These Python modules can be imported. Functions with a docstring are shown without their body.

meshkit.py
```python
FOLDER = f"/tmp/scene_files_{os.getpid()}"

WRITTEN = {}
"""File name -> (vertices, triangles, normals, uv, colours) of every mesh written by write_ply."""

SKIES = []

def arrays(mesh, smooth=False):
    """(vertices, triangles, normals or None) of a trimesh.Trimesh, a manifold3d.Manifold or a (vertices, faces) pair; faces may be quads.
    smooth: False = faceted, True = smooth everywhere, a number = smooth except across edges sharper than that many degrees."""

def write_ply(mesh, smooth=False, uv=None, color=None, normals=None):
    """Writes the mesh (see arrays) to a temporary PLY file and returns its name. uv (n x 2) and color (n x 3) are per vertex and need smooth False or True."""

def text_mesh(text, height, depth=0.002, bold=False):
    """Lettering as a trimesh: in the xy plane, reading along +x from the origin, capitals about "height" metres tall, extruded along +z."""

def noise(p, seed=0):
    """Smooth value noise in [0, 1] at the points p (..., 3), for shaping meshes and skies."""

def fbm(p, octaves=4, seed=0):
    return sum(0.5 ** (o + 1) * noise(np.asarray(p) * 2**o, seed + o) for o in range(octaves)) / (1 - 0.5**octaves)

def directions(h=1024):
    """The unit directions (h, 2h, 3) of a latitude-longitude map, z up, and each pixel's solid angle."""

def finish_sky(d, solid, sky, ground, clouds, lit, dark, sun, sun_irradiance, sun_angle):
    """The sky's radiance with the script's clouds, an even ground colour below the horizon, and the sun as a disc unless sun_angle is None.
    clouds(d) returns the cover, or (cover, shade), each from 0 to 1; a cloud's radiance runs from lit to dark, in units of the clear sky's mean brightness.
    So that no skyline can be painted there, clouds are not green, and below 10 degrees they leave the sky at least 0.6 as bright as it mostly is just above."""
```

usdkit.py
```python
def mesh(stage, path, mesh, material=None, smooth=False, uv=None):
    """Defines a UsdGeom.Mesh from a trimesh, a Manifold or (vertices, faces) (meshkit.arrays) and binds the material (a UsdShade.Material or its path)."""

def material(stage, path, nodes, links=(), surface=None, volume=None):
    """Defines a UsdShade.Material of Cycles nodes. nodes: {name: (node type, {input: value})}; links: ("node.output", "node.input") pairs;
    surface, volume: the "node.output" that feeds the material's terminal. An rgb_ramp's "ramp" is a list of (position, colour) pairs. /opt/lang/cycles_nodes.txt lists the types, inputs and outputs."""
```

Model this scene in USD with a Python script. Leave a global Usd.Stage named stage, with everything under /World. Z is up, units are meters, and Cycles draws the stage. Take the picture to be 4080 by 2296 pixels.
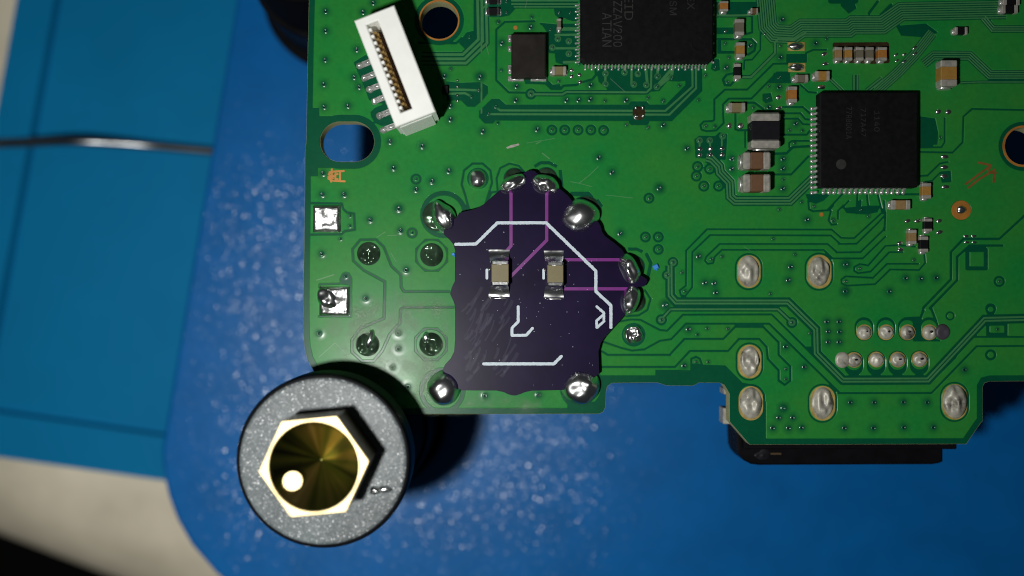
import math, random
import numpy as np, trimesh, shapely
from shapely.geometry import Polygon, LineString, Point, MultiPolygon, box as sbox
from shapely.ops import unary_union
from shapely import affinity
import manifold3d
import usdkit, meshkit
from pxr import Usd, UsdGeom, UsdLux, UsdShade, Gf, Sdf, Vt

random.seed(7)
rng = np.random.default_rng(7)
stage = Usd.Stage.CreateInMemory()
UsdGeom.SetStageUpAxis(stage, 'Z'); UsdGeom.SetStageMetersPerUnit(stage, 1.0)
UsdGeom.Xform.Define(stage, '/World'); UsdGeom.Scope.Define(stage, '/World/Looks')

# ------------------------------------------------------------------ camera, light, exposure
MM = 0.001
U = MM / 53.0                    # one survey unit on the board's top face (53 to the millimetre)
CX, CY = 2040.0, 1148.0          # the point of the board below the lens
D = 65.0 * 53                    # lens above the board's top face, in survey units
cam = UsdGeom.Camera.Define(stage, '/World/camera')
cam.AddTranslateOp().Set((0, 0, D * U))
W_HALF = 2040 * U
FOCAL = 4.0
cam.CreateHorizontalApertureAttr(2 * W_HALF / (D * U) * FOCAL)
cam.CreateFocalLengthAttr(FOCAL)
cam.CreateClippingRangeAttr((0.004, 50.0))
cam.CreateFStopAttr(FOCAL / 2.6)
cam.CreateFocusDistanceAttr((65.0 - 0.9) * MM)
cam.CreateExposureAttr(0.0)

flash = UsdLux.SphereLight.Define(stage, '/World/flash_lamp')
flash.AddTranslateOp().Set((-1050 * U, -690 * U, 66 * MM))
flash.CreateRadiusAttr(2.5 * MM)
flash.CreateNormalizeAttr(True)
flash.CreateIntensityAttr(0.064)
flash.CreateColorAttr((1.0, 1.0, 0.97))
dome = UsdLux.DomeLight.Define(stage, '/World/room_glow')
dome.CreateIntensityAttr(1.0)
dome.CreateColorAttr((0.0045, 0.005, 0.0055))

# ------------------------------------------------------------------ helpers
def lin(*c):
    return tuple((x / 255 / 12.92 if x <= 10 else ((x / 255 + 0.055) / 1.055) ** 2.4) for x in c)

LOOKS = {}
def mat(name, nodes, links=(), surface='p.BSDF'):
    LOOKS[name] = usdkit.material(stage, '/World/Looks/' + name, nodes, links, surface=surface); return LOOKS[name]

def plain(name, color, rough=0.5, metallic=0.0, vary=0.0, vscale=600, bump=0.0, bscale=2000, spec=0.5, coat=0.0, bdist=2e-5, detail=3, rvary=0.0):
    n = {'p': ('principled_bsdf', {'base_color': color, 'roughness': rough, 'metallic': metallic, 'specular_ior_level': spec, 'coat_weight': coat, 'coat_roughness': 0.08}),
         'g': ('geometry', {})}
    l = []
    if vary:
        n['n'] = ('noise_texture', {'scale': vscale, 'detail': detail, 'roughness': 0.6})
        n['r'] = ('rgb_ramp', {'ramp': [(0.3, tuple(c * (1 - vary) for c in color)), (0.7, tuple(min(1, c * (1 + vary)) for c in color))]})
        l += [('g.position', 'n.vector'), ('n.fac', 'r.fac'), ('r.color', 'p.base_color')]
        if rvary:
            n['m'] = ('map_range', {'from_min': 0.3, 'from_max': 0.7, 'to_min': max(0.02, rough - rvary), 'to_max': min(1, rough + rvary), 'clamp': True})
            l += [('n.fac', 'm.value'), ('m.result', 'p.roughness')]
    if bump:
        n['bn'] = ('noise_texture', {'scale': bscale, 'detail': 3, 'roughness': 0.6})
        n['b'] = ('bump', {'strength': bump, 'distance': bdist})
        l += [('g.position', 'bn.vector'), ('bn.fac', 'b.height'), ('b.normal', 'p.normal')]
    return mat(name, n, l)

def sparkle(name, color, cell, tilt, rough, spec, vary=0.15, base_rough=0.42, sparse=0.6):
    """A moulded surface with a fine glossy grain: every grain leans its own way."""
    n = {'g': ('geometry', {}), 'v': ('voronoi_texture', {'scale': 1.0 / cell, 'feature': 'f1', 'randomness': 1.0}),
         'sub': ('vector_math', {'math_type': 'subtract', 'vector2': (0.5, 0.5, 0.5)}),
         'sc': ('vector_math', {'math_type': 'multiply', 'vector2': (tilt, tilt, tilt * 0.2)}),
         'add': ('vector_math', {'math_type': 'add'}), 'nrm': ('vector_math', {'math_type': 'normalize'}),
         'nz': ('noise_texture', {'scale': 260, 'detail': 3}),
         'rp': ('rgb_ramp', {'ramp': [(0.3, tuple(c * (1 - vary) for c in color)), (0.7, tuple(min(1, c * (1 + vary)) for c in color))]}),
         'd': ('principled_bsdf', {'roughness': base_rough, 'specular_ior_level': 0.2}),
         'gl': ('glossy_bsdf', {'roughness': rough, 'color': (1, 1, 1)}),
         'w': ('white_noise_texture', {'dimensions': '3D'}),
         'mr': ('map_range', {'from_min': sparse, 'from_max': 1.0, 'to_min': 0.0, 'to_max': spec, 'clamp': True}),
         'mx': ('mix_closure', {})}
    l = [('g.position', 'v.vector'), ('v.color', 'sub.vector1'), ('sub.vector', 'sc.vector1'), ('sc.vector', 'add.vector1'), ('g.normal', 'add.vector2'), ('add.vector', 'nrm.vector1'),
         ('nrm.vector', 'gl.normal'), ('g.position', 'nz.vector'), ('nz.fac', 'rp.fac'), ('rp.color', 'd.base_color'), ('v.position', 'w.vector'), ('w.value', 'mr.value'), ('mr.result', 'mx.fac'),
         ('d.BSDF', 'mx.closure1'), ('gl.BSDF', 'mx.closure2')]
    return mat(name, n, l, 'mx.closure')

used = {}
def numbered(parent, name):
    k = used.get((parent, name), 0); used[(parent, name)] = k + 1
    return name if k == 0 else f'{name}_{k:03d}'

ORIGIN = {}
def tag(p, label=None, cat=None, group=None, kind=None):
    for k, v in (('label', label), ('category', cat), ('group', group), ('kind', kind)):
        if v: p.SetCustomDataByKey(k, v)
    return p

def thing(name, label=None, cat=None, loc=(0, 0, 0), group=None, kind=None):
    """An Xform at the thing's base; loc in survey units."""
    path = '/World/' + numbered('/World', name)
    x = UsdGeom.Xform.Define(stage, path); x.AddTranslateOp().Set(tuple(c * U for c in loc))
    ORIGIN[path] = np.array(loc, float)
    return tag(x.GetPrim(), label, cat, group, kind)

def part(parent, name, mesh, look, smooth=30, label=None, kind=None, cat=None, group=None, at=None, rad=None):
    """mesh in survey units, placed in the world (or about `at`); parent = a prim or None for /World."""
    base = str(parent.GetPath()) if parent else '/World'
    path = base + '/' + numbered(base, name)
    top = '/'.join(base.split('/')[:3]) if parent else ''
    org = ORIGIN.get(top, np.zeros(3)) if parent else np.zeros(3)
    off = ORIGIN.get(('off', base), np.zeros(3))
    v, f, n = meshkit.arrays(mesh, smooth)
    shift = None
    if at is not None:
        shift = np.array(at, float) - org - off; ORIGIN[('off', path)] = off + shift
        pts = v
    else:
        pts = v - org - off; ORIGIN[('off', path)] = off
    m = usdkit.mesh(stage, path, (pts * U, f), LOOKS[look])
    if n is not None:
        m.CreateNormalsAttr(Vt.Vec3fArray.FromNumpy(n.astype(np.float32))); m.SetNormalsInterpolation('vertex')
    if shift is not None:
        m.AddTranslateOp().Set(tuple(float(c) * U for c in shift))
    if rad is not None:
        UsdGeom.PrimvarsAPI(m).CreatePrimvar('rad', Sdf.ValueTypeNames.FloatArray, 'vertex').Set(Vt.FloatArray.FromNumpy(np.asarray(rad, np.float32)))
    return tag(m.GetPrim(), label, cat, group, kind)

def loc(px, py, z=0.0):
    """The point at height z (mm) that the survey shows at px, py."""
    s = (D - z * 53) / D
    return np.array([(px - CX) * s, (CY - py) * s, z * 53])

def cat(*ms): return trimesh.util.concatenate(list(ms))

def grid_mesh(P):
    """P: (rows, cols, 3) grid of points -> triangles."""
    r, c = P.shape[:2]
    i = np.arange(r * c).reshape(r, c)
    a, b, d, e = i[:-1, :-1].ravel(), i[:-1, 1:].ravel(), i[1:, 1:].ravel(), i[1:, :-1].ravel()
    return trimesh.Trimesh(P.reshape(-1, 3), np.vstack([np.stack([a, b, d], 1), np.stack([a, d, e], 1)]), process=False)

def cbox(cx, cy, z0, z1, w, h, b=2.0, rot=0.0):
    """Box with chamfered edges, in survey units."""
    b = min(b, w * .3, h * .3, (z1 - z0) * .3); x, y, z = w / 2, h / 2, (z1 - z0) / 2
    p = []
    for sx in (-1, 1):
        for sy in (-1, 1):
            for sz in (-1, 1):
                p += [(sx * x, sy * (y - b), sz * (z - b)), (sx * (x - b), sy * y, sz * (z - b)), (sx * (x - b), sy * (y - b), sz * z)]
    m = trimesh.Trimesh(np.array(p)).convex_hull
    if rot: m.apply_transform(trimesh.transformations.rotation_matrix(rot, [0, 0, 1]))
    m.apply_translation([cx, cy, (z0 + z1) / 2]); return m

def lathe(profile, cx, cy, n=64):
    """profile: (r, z) pairs from the bottom outside in or over; closed by hand."""
    t = np.linspace(0, 2 * np.pi, n + 1)
    P = np.array([[(cx + r * math.cos(a), cy + r * math.sin(a), z) for a in t] for r, z in profile])
    m = grid_mesh(P[::-1]) if False else grid_mesh(P)
    m.merge_vertices(digits_vertex=4); trimesh.repair.fix_normals(m); return m

def polys(g):
    return [x for x in getattr(g, 'geoms', [g]) if isinstance(x, Polygon) and not x.is_empty]

def slab(poly, z0, z1, bevel=0.0, bottom=False):
    """A polygon as a plate with its edge sloping outward by `bevel`."""
    out = []
    for g in polys(poly):
        g = shapely.geometry.polygon.orient(g.simplify(0.3))
        if g.area < 1: continue
        v, f = trimesh.creation.triangulate_polygon(g, engine='earcut')
        f = np.asarray(f); v = np.asarray(v)
        a = v[f]; cr = (a[:, 1, 0] - a[:, 0, 0]) * (a[:, 2, 1] - a[:, 0, 1]) - (a[:, 1, 1] - a[:, 0, 1]) * (a[:, 2, 0] - a[:, 0, 0])
        f[cr < 0] = f[cr < 0][:, ::-1]
        out.append(trimesh.Trimesh(np.c_[v, np.full(len(v), z1)], f, process=False))
        if bottom: out.append(trimesh.Trimesh(np.c_[v, np.full(len(v), z0)], f[:, ::-1], process=False))
        for ring in [g.exterior, *g.interiors]:
            p = np.array(ring.coords)[:-1]
            d = np.roll(p, -1, 0) - p; d /= np.maximum(np.linalg.norm(d, axis=1, keepdims=True), 1e-9)
            nn = np.c_[d[:, 1], -d[:, 0]]; vn = nn + np.roll(nn, 1, 0)
            vn /= np.maximum((vn ** 2).sum(1, keepdims=True) / 2, 0.35)
            q = p + vn * bevel; k = len(p); i = np.arange(k); j = (i + 1) % k
            V = np.vstack([np.c_[p, np.full(k, z1)], np.c_[q, np.full(k, z0)]])
            out.append(trimesh.Trimesh(V, np.vstack([np.stack([i, i + k, j + k], 1), np.stack([i, j + k, j], 1)]), process=False))
    return cat(*out)

def blob(cx, cy, rx, ry, h, z0, seed=0, wob=0.12, rot=0.0, flat=2.0, lump=0.12, nr=9, na=36):
    """A solidified drop."""
    t = np.linspace(0, 2 * np.pi, na + 1); r = np.linspace(0, 1, nr)
    R, T = np.meshgrid(r, t, indexing='ij')
    nz = meshkit.noise(np.stack([np.cos(T) * 1.3 + seed * 3.1, np.sin(T) * 1.3, T * 0], -1), seed) - .5
    k = R * (1 + wob * 2 * nz)
    x, y = k * np.cos(T) * rx, k * np.sin(T) * ry
    z = h * np.maximum(1 - R ** flat, 0) ** 0.6
    z = z * (1 + lump * 2 * (meshkit.noise(np.stack([x / rx * 2.2 + seed, y / ry * 2.2, x * 0], -1), seed + 5) - .5))
    c, s = math.cos(rot), math.sin(rot)
    m = grid_mesh(np.stack([cx + c * x - s * y, cy + s * x + c * y, z0 + z], -1))
    m.merge_vertices(digits_vertex=4); m.fix_normals()
    if m.vertex_normals[np.argmax(m.vertices[:, 2])][2] < 0: m.invert()
    return m

# crops of the survey: name -> (x0, y0, scale)
CROP = {'A1': (1200, 0, 3.22), 'A2': (1900, 0, 3.22), 'A3': (2600, 0, 3.22), 'A4': (3280, 0, 3.22), 'B1': (1200, 400, 3.22), 'B2': (1900, 400, 3.22), 'B3': (2600, 400, 3.22), 'B4': (3280, 400, 3.22),
        'C1': (1200, 800, 3.22), 'C2': (1900, 800, 3.22), 'C3': (2600, 800, 3.22), 'C4': (3280, 800, 3.22), 'D1': (1200, 1200, 3.22), 'D2': (1900, 1200, 3.22), 'D3': (2600, 1200, 3.22), 'D4': (3280, 1200, 3.22),
        'E5': (2680, 1500, 1.8214), 'S': (0, 0, 1.0)}
def P(s):
    """'A2 10,20 30,40 B2 5,6' -> points on the board (x right, y up)."""
    c, out = 'S', []
    for w in s.split():
        if w in CROP: c = w
        else:
            x, y = map(float, w.split(',')); x0, y0, k = CROP[c]
            out.append((x0 + x / k - CX, CY - (y0 + y / k)))
    return out
def line(s, w, cap=1): return LineString(P(s)).buffer(w / 2, cap_style=cap, join_style=1, quad_segs=3)
def poly(s, r=4): return Polygon(P(s)).buffer(0).buffer(-r).buffer(r, quad_segs=3)
def disc(s, r, ry=None):
    (x, y), = P(s); g = Point(0, 0).buffer(1, quad_segs=8)
    return affinity.translate(affinity.scale(g, r, ry or r), x, y)
def obround(x, y, rx, ry):
    if ry >= rx: return LineString([(x, y - (ry - rx)), (x, y + (ry - rx) + 1e-3)]).buffer(rx, quad_segs=8)
    return LineString([(x - (rx - ry), y), (x + (rx - ry), y)]).buffer(ry, quad_segs=8)

# ------------------------------------------------------------------ materials
def mask_look(name, c1, c2, rough):
    n = {'g': ('geometry', {}), 'n': ('noise_texture', {'scale': 170, 'detail': 4, 'roughness': 0.6}), 'n2': ('noise_texture', {'scale': 2600, 'detail': 3, 'roughness': 0.7}),
         'r': ('rgb_ramp', {'ramp': [(0.33, c1), (0.67, c2)]}),
         'm': ('mix', {'mix_type': 'multiply', 'fac': 0.35}), 'r2': ('rgb_ramp', {'ramp': [(0.3, (0.6, 0.6, 0.6)), (0.7, (1.0, 1.0, 1.0))]}),
         'b': ('bump', {'strength': 0.25, 'distance': 8e-6}), 'bn': ('noise_texture', {'scale': 1500, 'detail': 4, 'roughness': 0.65}),
         'p': ('principled_bsdf', {'roughness': rough, 'specular_ior_level': 0.12, 'coat_weight': 0.08, 'coat_roughness': 0.2})}
    mat(name, n, [('g.position', 'n.vector'), ('g.position', 'n2.vector'), ('g.position', 'bn.vector'), ('n.fac', 'r.fac'), ('r.color', 'm.color1'), ('n2.fac', 'r2.fac'), ('r2.color', 'm.color2'),
                  ('m.color', 'p.base_color'), ('bn.fac', 'b.height'), ('b.normal', 'p.normal')])
mask_look('mask_over_copper', (0.009, 0.194, 0.037), (0.027, 0.204, 0.031), 0.36)
mask_look('mask_over_fibre', (0.001, 0.068, 0.032), (0.002, 0.080, 0.034), 0.34)
mask_look('mask_over_trace', (0.040, 0.180, 0.062), (0.050, 0.195, 0.068), 0.36)
plain('fibreglass', lin(150, 150, 105), 0.7, vary=0.15, vscale=900)
plain('purple_mask', (0.0075, 0.0032, 0.0235), 0.36, vary=0.3, vscale=300, bump=0.3, bscale=900, bdist=1.2e-5, spec=0.11)
plain('purple_over_copper', (0.15, 0.007, 0.17), 0.4, vary=0.1, vscale=3000)
plain('purple_edge', (0.05, 0.03, 0.08), 0.6)
plain('silkscreen', (0.52, 0.60, 0.655), 0.6, vary=0.1, vscale=6000)
plain('solder', (0.80, 0.81, 0.80), 0.27, 1.0, bump=0.25, bscale=800, bdist=4e-5, vary=0.15, vscale=900)
plain('bright_solder', (0.75, 0.75, 0.74), 0.24, 1.0, bump=0.5, bscale=1500, bdist=4e-5)
plain('rough_solder', (0.58, 0.59, 0.58), 0.36, 1.0, vary=0.4, vscale=900, bump=0.8, bscale=1300, bdist=9e-5)
mat('matte_solder', {'g': ('geometry', {}), 'n': ('noise_texture', {'scale': 620, 'detail': 5, 'roughness': 0.7}), 'r': ('rgb_ramp', {'ramp': [(0.32, (0.09, 0.082, 0.068)), (0.44, (0.30, 0.285, 0.24)), (0.62, (0.47, 0.45, 0.38))]}),
     'b': ('bump', {'strength': 0.7, 'distance': 5e-5}), 'p': ('principled_bsdf', {'metallic': 0.18, 'roughness': 0.46})},
    [('g.position', 'n.vector'), ('n.fac', 'r.fac'), ('r.color', 'p.base_color'), ('n.fac', 'b.height'), ('b.normal', 'p.normal')])
plain('flux_brass', (0.45, 0.33, 0.10), 0.45, 0.4, vary=0.3, vscale=1500)
plain('copper', (0.42, 0.17, 0.03), 0.45, 0.25, vary=0.2, vscale=900)
plain('pool_solder', (0.05, 0.095, 0.055), 0.18, 0.55, vary=0.6, vscale=500, bump=0.5, bscale=520, bdist=1.0e-4)
plain('epoxy', (0.0050, 0.0050, 0.0058), 0.55, spec=0.12, vary=0.35, vscale=2500, bump=0.4, bscale=6000, bdist=1e-5)
plain('brown_epoxy', (0.016, 0.013, 0.011), 0.6, spec=0.15, vary=0.3, vscale=900, bump=0.3, bscale=5000, bdist=1e-5)
plain('marking_grey', (0.0135, 0.0135, 0.012), 0.7, vary=0.5, vscale=2500)
plain('marking_faint', (0.0080, 0.0072, 0.0065), 0.7, vary=0.5, vscale=2500)
plain('tin', (0.36, 0.345, 0.30), 0.42, 0.35, vary=0.25, vscale=2500, bump=0.4, bscale=3000)
plain('pin_metal', (0.62, 0.62, 0.60), 0.30, 0.75, vary=0.2, vscale=2500)
plain('bright_tin', (0.8, 0.8, 0.8), 0.22, 1.0, bump=0.5, bscale=1500, bdist=3e-5)
plain('ceramic_olive', (0.165, 0.135, 0.060), 0.55, vary=0.08, vscale=4000)
plain('ceramic_tan', (0.24, 0.150, 0.060), 0.5, vary=0.1, vscale=4000)
plain('ceramic_gold', (0.29, 0.150, 0.030), 0.5, vary=0.12, vscale=4000)
plain('ceramic_orange', (0.30, 0.120, 0.022), 0.5, vary=0.12, vscale=4000)
plain('ceramic_brown', (0.12, 0.058, 0.026), 0.5, vary=0.1, vscale=4000)
plain('ceramic_grey', (0.12, 0.105, 0.072), 0.5, vary=0.1, vscale=4000)
plain('resistor_black', (0.006, 0.006, 0.007), 0.45, spec=0.2)
plain('ferrite', (0.007, 0.007, 0.010), 0.5, spec=0.2, vary=0.2, vscale=2500)
plain('white_nylon', (0.90, 0.905, 0.86), 0.5, vary=0.03, vscale=900)
plain('contact_gold', (0.55, 0.36, 0.12), 0.35, 0.7)
plain('black_plastic', (0.004, 0.004, 0.005), 0.5, vary=0.3, vscale=600, spec=0.06)
plain('black_rubber', (0.003, 0.003, 0.004), 0.8, spec=0.03)
plain('brass', (0.92, 0.74, 0.40), 0.52, 1.0, vary=0.08, vscale=500, bump=0.15, bscale=3000)
mat('painted_reflection_brass', {'g': ('geometry', {}), 'n': ('noise_texture', {'scale': 1.9, 'detail': 3, 'roughness': 0.6}), 'r': ('rgb_ramp', {'ramp': [(0.36, (0.02, 0.02, 0.012)), (0.47, (0.11, 0.12, 0.025)), (0.55, (0.20, 0.15, 0.045)), (0.66, (0.42, 0.31, 0.11))]}),
     'p': ('principled_bsdf', {'metallic': 1.0, 'roughness': 0.34})}, [('g.normal', 'n.vector'), ('n.fac', 'r.fac'), ('r.color', 'p.base_color')])  # black, olive and brown reflections painted into the colour by facing direction
plain('tray_teal', (0.0010, 0.175, 0.385), 0.65, spec=0.12, vary=0.06, vscale=90, bump=0.3, bscale=1500)
plain('shaded_brass', (0.10, 0.075, 0.028), 0.30, 0.9, vary=0.3, vscale=500)  # darker copy of the brass, shade on the nut walls painted in
plain('cable_black', (0.30, 0.31, 0.32), 0.32, 1.0)
plain('table_beige', (0.76, 0.68, 0.52), 0.7, vary=0.12, vscale=120, bump=0.3, bscale=900, bdist=5e-5)
plain('floor_dark', (0.05, 0.045, 0.04), 0.8)
plain('crumb_blue', (0.03, 0.22, 0.62), 0.5)
plain('copper_dull', (0.20, 0.085, 0.016), 0.6, 0.2, vary=0.3, vscale=900)
plain('dull_land', (0.045, 0.040, 0.050), 0.5, vary=0.3, vscale=900, bump=.4, bscale=1200)
plain('dark_patch', (0.030, 0.018, 0.008), 0.25, vary=0.4, vscale=1500)
sparkle('mat_blue', (0.0008, 0.112, 0.360), cell=1.0e-4, tilt=0.40, rough=0.18, spec=0.022, vary=0.08, sparse=0.2)
sparkle('grey_pad', (0.100, 0.117, 0.122), cell=7.5e-5, tilt=1.0, rough=0.42, spec=0.13, vary=0.25, sparse=0.0)
# the mask pools round a plated hole: darker, bluer resin that thins out
mat('plugged_hole', {'a': ('attribute', {'attribute': 'rad'}), 'r': ('rgb_ramp', {'ramp': [(0.0, (0.002, 0.012, 0.008)), (0.14, (0.003, 0.030, 0.018)), (0.20, (0.006, 0.10, 0.05)), (0.4, (0.003, 0.105, 0.045)), (1.0, (0.012, 0.18, 0.055))]}),
     'al': ('rgb_ramp', {'ramp': [(0.0, (1, 1, 1)), (0.24, (0.95, 0.95, 0.95)), (0.34, (0.36, 0.36, 0.36)), (0.6, (0.17, 0.17, 0.17)), (1.0, (0, 0, 0))]}),
     'p': ('principled_bsdf', {'roughness': 0.22, 'specular_ior_level': 0.7})},
    [('a.fac', 'r.fac'), ('a.fac', 'al.fac'), ('r.color', 'p.base_color'), ('al.color', 'p.alpha')])
mat('flux_film', {'g': ('geometry', {}), 'bn': ('noise_texture', {'scale': 2600, 'detail': 4, 'roughness': 0.75}), 'b': ('bump', {'strength': 1.0, 'distance': 1.0e-4}),
     'cn': ('noise_texture', {'scale': 420, 'detail': 4, 'roughness': 0.6}), 'cr': ('map_range', {'from_min': 0.42, 'from_max': 0.72, 'to_min': 0.05, 'to_max': 0.55, 'clamp': True}),
     'a': ('attribute', {'attribute': 'rad'}), 'mu': ('math', {'math_type': 'multiply'}),
     't': ('transparent_bsdf', {'color': (1, 1, 1)}), 'p': ('principled_bsdf', {'base_color': (0.16, 0.24, 0.14), 'roughness': 0.16, 'specular_ior_level': 0.6, 'coat_weight': 0.0}), 'm': ('mix_closure', {})},
    [('g.position', 'bn.vector'), ('g.position', 'cn.vector'), ('bn.fac', 'b.height'), ('b.normal', 'p.normal'), ('cn.fac', 'cr.value'), ('cr.result', 'mu.value1'), ('a.fac', 'mu.value2'), ('mu.value', 'm.fac'), ('t.BSDF', 'm.closure1'), ('p.BSDF', 'm.closure2')], 'm.closure')
mat('scuff', {'t': ('transparent_bsdf', {}), 'p': ('principled_bsdf', {'base_color': (0.5, 0.6, 0.5), 'roughness': 0.4}), 'm': ('mix_closure', {'fac': 0.16})},
    [('t.BSDF', 'm.closure1'), ('p.BSDF', 'm.closure2')], 'm.closure')

mat('wipe', {'t': ('transparent_bsdf', {}), 'p': ('principled_bsdf', {'base_color': (0.4, 0.4, 0.5), 'roughness': 0.4}), 'm': ('mix_closure', {'fac': 0.03})},
    [('t.BSDF', 'm.closure1'), ('p.BSDF', 'm.closure2')], 'm.closure')
# ------------------------------------------------------------------ setting: table, floor
Z_MAT, Z_TRAY, Z_TABLE = -17.0, -24.0, -28.0      # mm, top faces
def table():
    # edge shaped to fall away and darken the lower left corner of the view
    a, b = loc(-20, 2150, Z_TABLE), loc(400, 2310, Z_TABLE)
    d = (b - a)[:2]; d /= np.linalg.norm(d); nrm = np.array([-d[1], d[0]])      # nrm points to the table (up-right)
    if np.dot(nrm, (0, 1)) < 0: nrm = -nrm
    R = 16 * 53; prof = []
    for t in np.linspace(0, math.pi / 2, 14): prof.append((R - R * math.sin(t), Z_TABLE * 53 - R + R * math.cos(t)))
    prof = [(R + 4000, Z_TABLE * 53), (R + 800, Z_TABLE * 53)] + prof + [(0, Z_TABLE * 53 - R - 500)]
    s = np.linspace(-9000, 9000, 40)
    prof[0] = (R + 11000, Z_TABLE * 53)
    G = np.array([[(*(a[:2] + d * k + nrm * (u - R * 0.32)), z) for k in s] for u, z in prof])
    m = grid_mesh(G)
    if m.face_normals[0][2] < 0: m.invert()
    part(None, 'table_top', m, 'table_beige', 60, kind='structure', label='beige table top under the mats, edge rounded off to darken the corner')
table()
part(None, 'floor', cbox(0, 0, -705 * 53, -700 * 53, 160000, 160000, 10), 'floor_dark', False, kind='structure', label='dark floor far below the table edge')

# ------------------------------------------------------------------ teal silicone tray, four raised fields with grooves between
tray = thing('silicone_tray', 'light teal blue tray mat with grooves, lying left under the dark blue mat', 'mat', loc(300, 900, Z_TABLE))
def quad(pts, z): return Polygon([tuple(loc(x, y, z)[:2]) for x, y in pts])
base = quad([(64, -420), (1400, -420), (1400, 2035), (640, 1919), (-700, 1722), (-700, 1500), (-60, 900), (3, 350)], Z_TRAY)
base = quad([(150, -500), (1500, -500), (1500, 2050), (643, 1919), (-260, 1787), (-50, 620)], Z_TRAY)
part(tray, 'base', slab(base, Z_TABLE * 53 + 2, (Z_TRAY - 1.0) * 53, 6, True), 'tray_teal', 40)
ga = [(326, -500), (-62, 1640)]        # vertical groove, centre line
def gx(y): return ga[0][0] + (ga[1][0] - ga[0][0]) * (y - ga[0][1]) / (ga[1][1] - ga[0][1])
def gy(x): return 1629 + x * (1721 - 1629) / 643
def field(pts): return slab(quad(pts, Z_TRAY).buffer(-16).buffer(16).buffer(-7), (Z_TRAY - 1.0) * 53, Z_TRAY * 53, 7)
hw = 13
part(tray, 'raised_field', field([(gx(-500) + hw, -500), (1500, -500), (1500, gy(1500) - hw), (gx(1625) + hw, gy(gx(1625)) - hw)]), 'tray_teal', 50)
part(tray, 'raised_border', field([(150, -500), (gx(-500) - hw, -500), (gx(1620) - hw, gy(-80) - hw), (-232, gy(-232) - hw), (-50, 620)]), 'tray_teal', 50)
part(tray, 'raised_border', field([(gx(1650) + hw, gy(-65) + hw), (1500, gy(1500) + hw), (1500, 2050), (643, 1919), (gx(1815) + hw, 1817)]), 'tray_teal', 50)
part(tray, 'raised_border', field([(-232, gy(-232) + hw), (gx(1650) - hw, gy(-65) + hw), (gx(1810) - hw, 1814), (-260, 1787)]), 'tray_teal', 50)

# ------------------------------------------------------------------ dark blue work mat with a rounded corner
edge = [(1010, -420), (940, 0), (650, 1735), (640, 1800), (646, 1880), (664, 1970), (700, 2070), (760, 2175), (860, 2290), (960, 2370), (1100, 2440), (1300, 2490), (5200, 2900), (5200, -420)]
g = quad(edge, Z_MAT)
rr = 26
out = []
N = 7
prev = None
for k in range(N):                     # rounded upper edge, one loop of the outline at a time
    a = math.pi / 2 * k / (N - 1)
    ins = rr * (1 - math.cos(a)); z = Z_MAT * 53 - rr + rr * math.sin(a)
    gk = g.buffer(-ins, join_style=2)
    c = np.array(shapely.geometry.polygon.orient(gk).exterior.coords)[:-1]
    L = shapely.geometry.LinearRing(c)
    if prev is None: start = c[0]; dist = np.linspace(0, 1, 401)[:-1]
    base0 = L.project(Point(g.exterior.coords[0])) / L.length
    ring = np.array([L.interpolate(((t + base0) % 1.0), normalized=True).coords[0] for t in dist])
    out.append(np.c_[ring, np.full(len(ring), z)]); prev = ring
out = [np.c_[out[0][:, :2], np.full(len(out[0]), (Z_TRAY + 0.03) * 53)]] + out
G = np.array([np.vstack([r, r[:1]]) for r in out])
wall = grid_mesh(G); 
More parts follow.
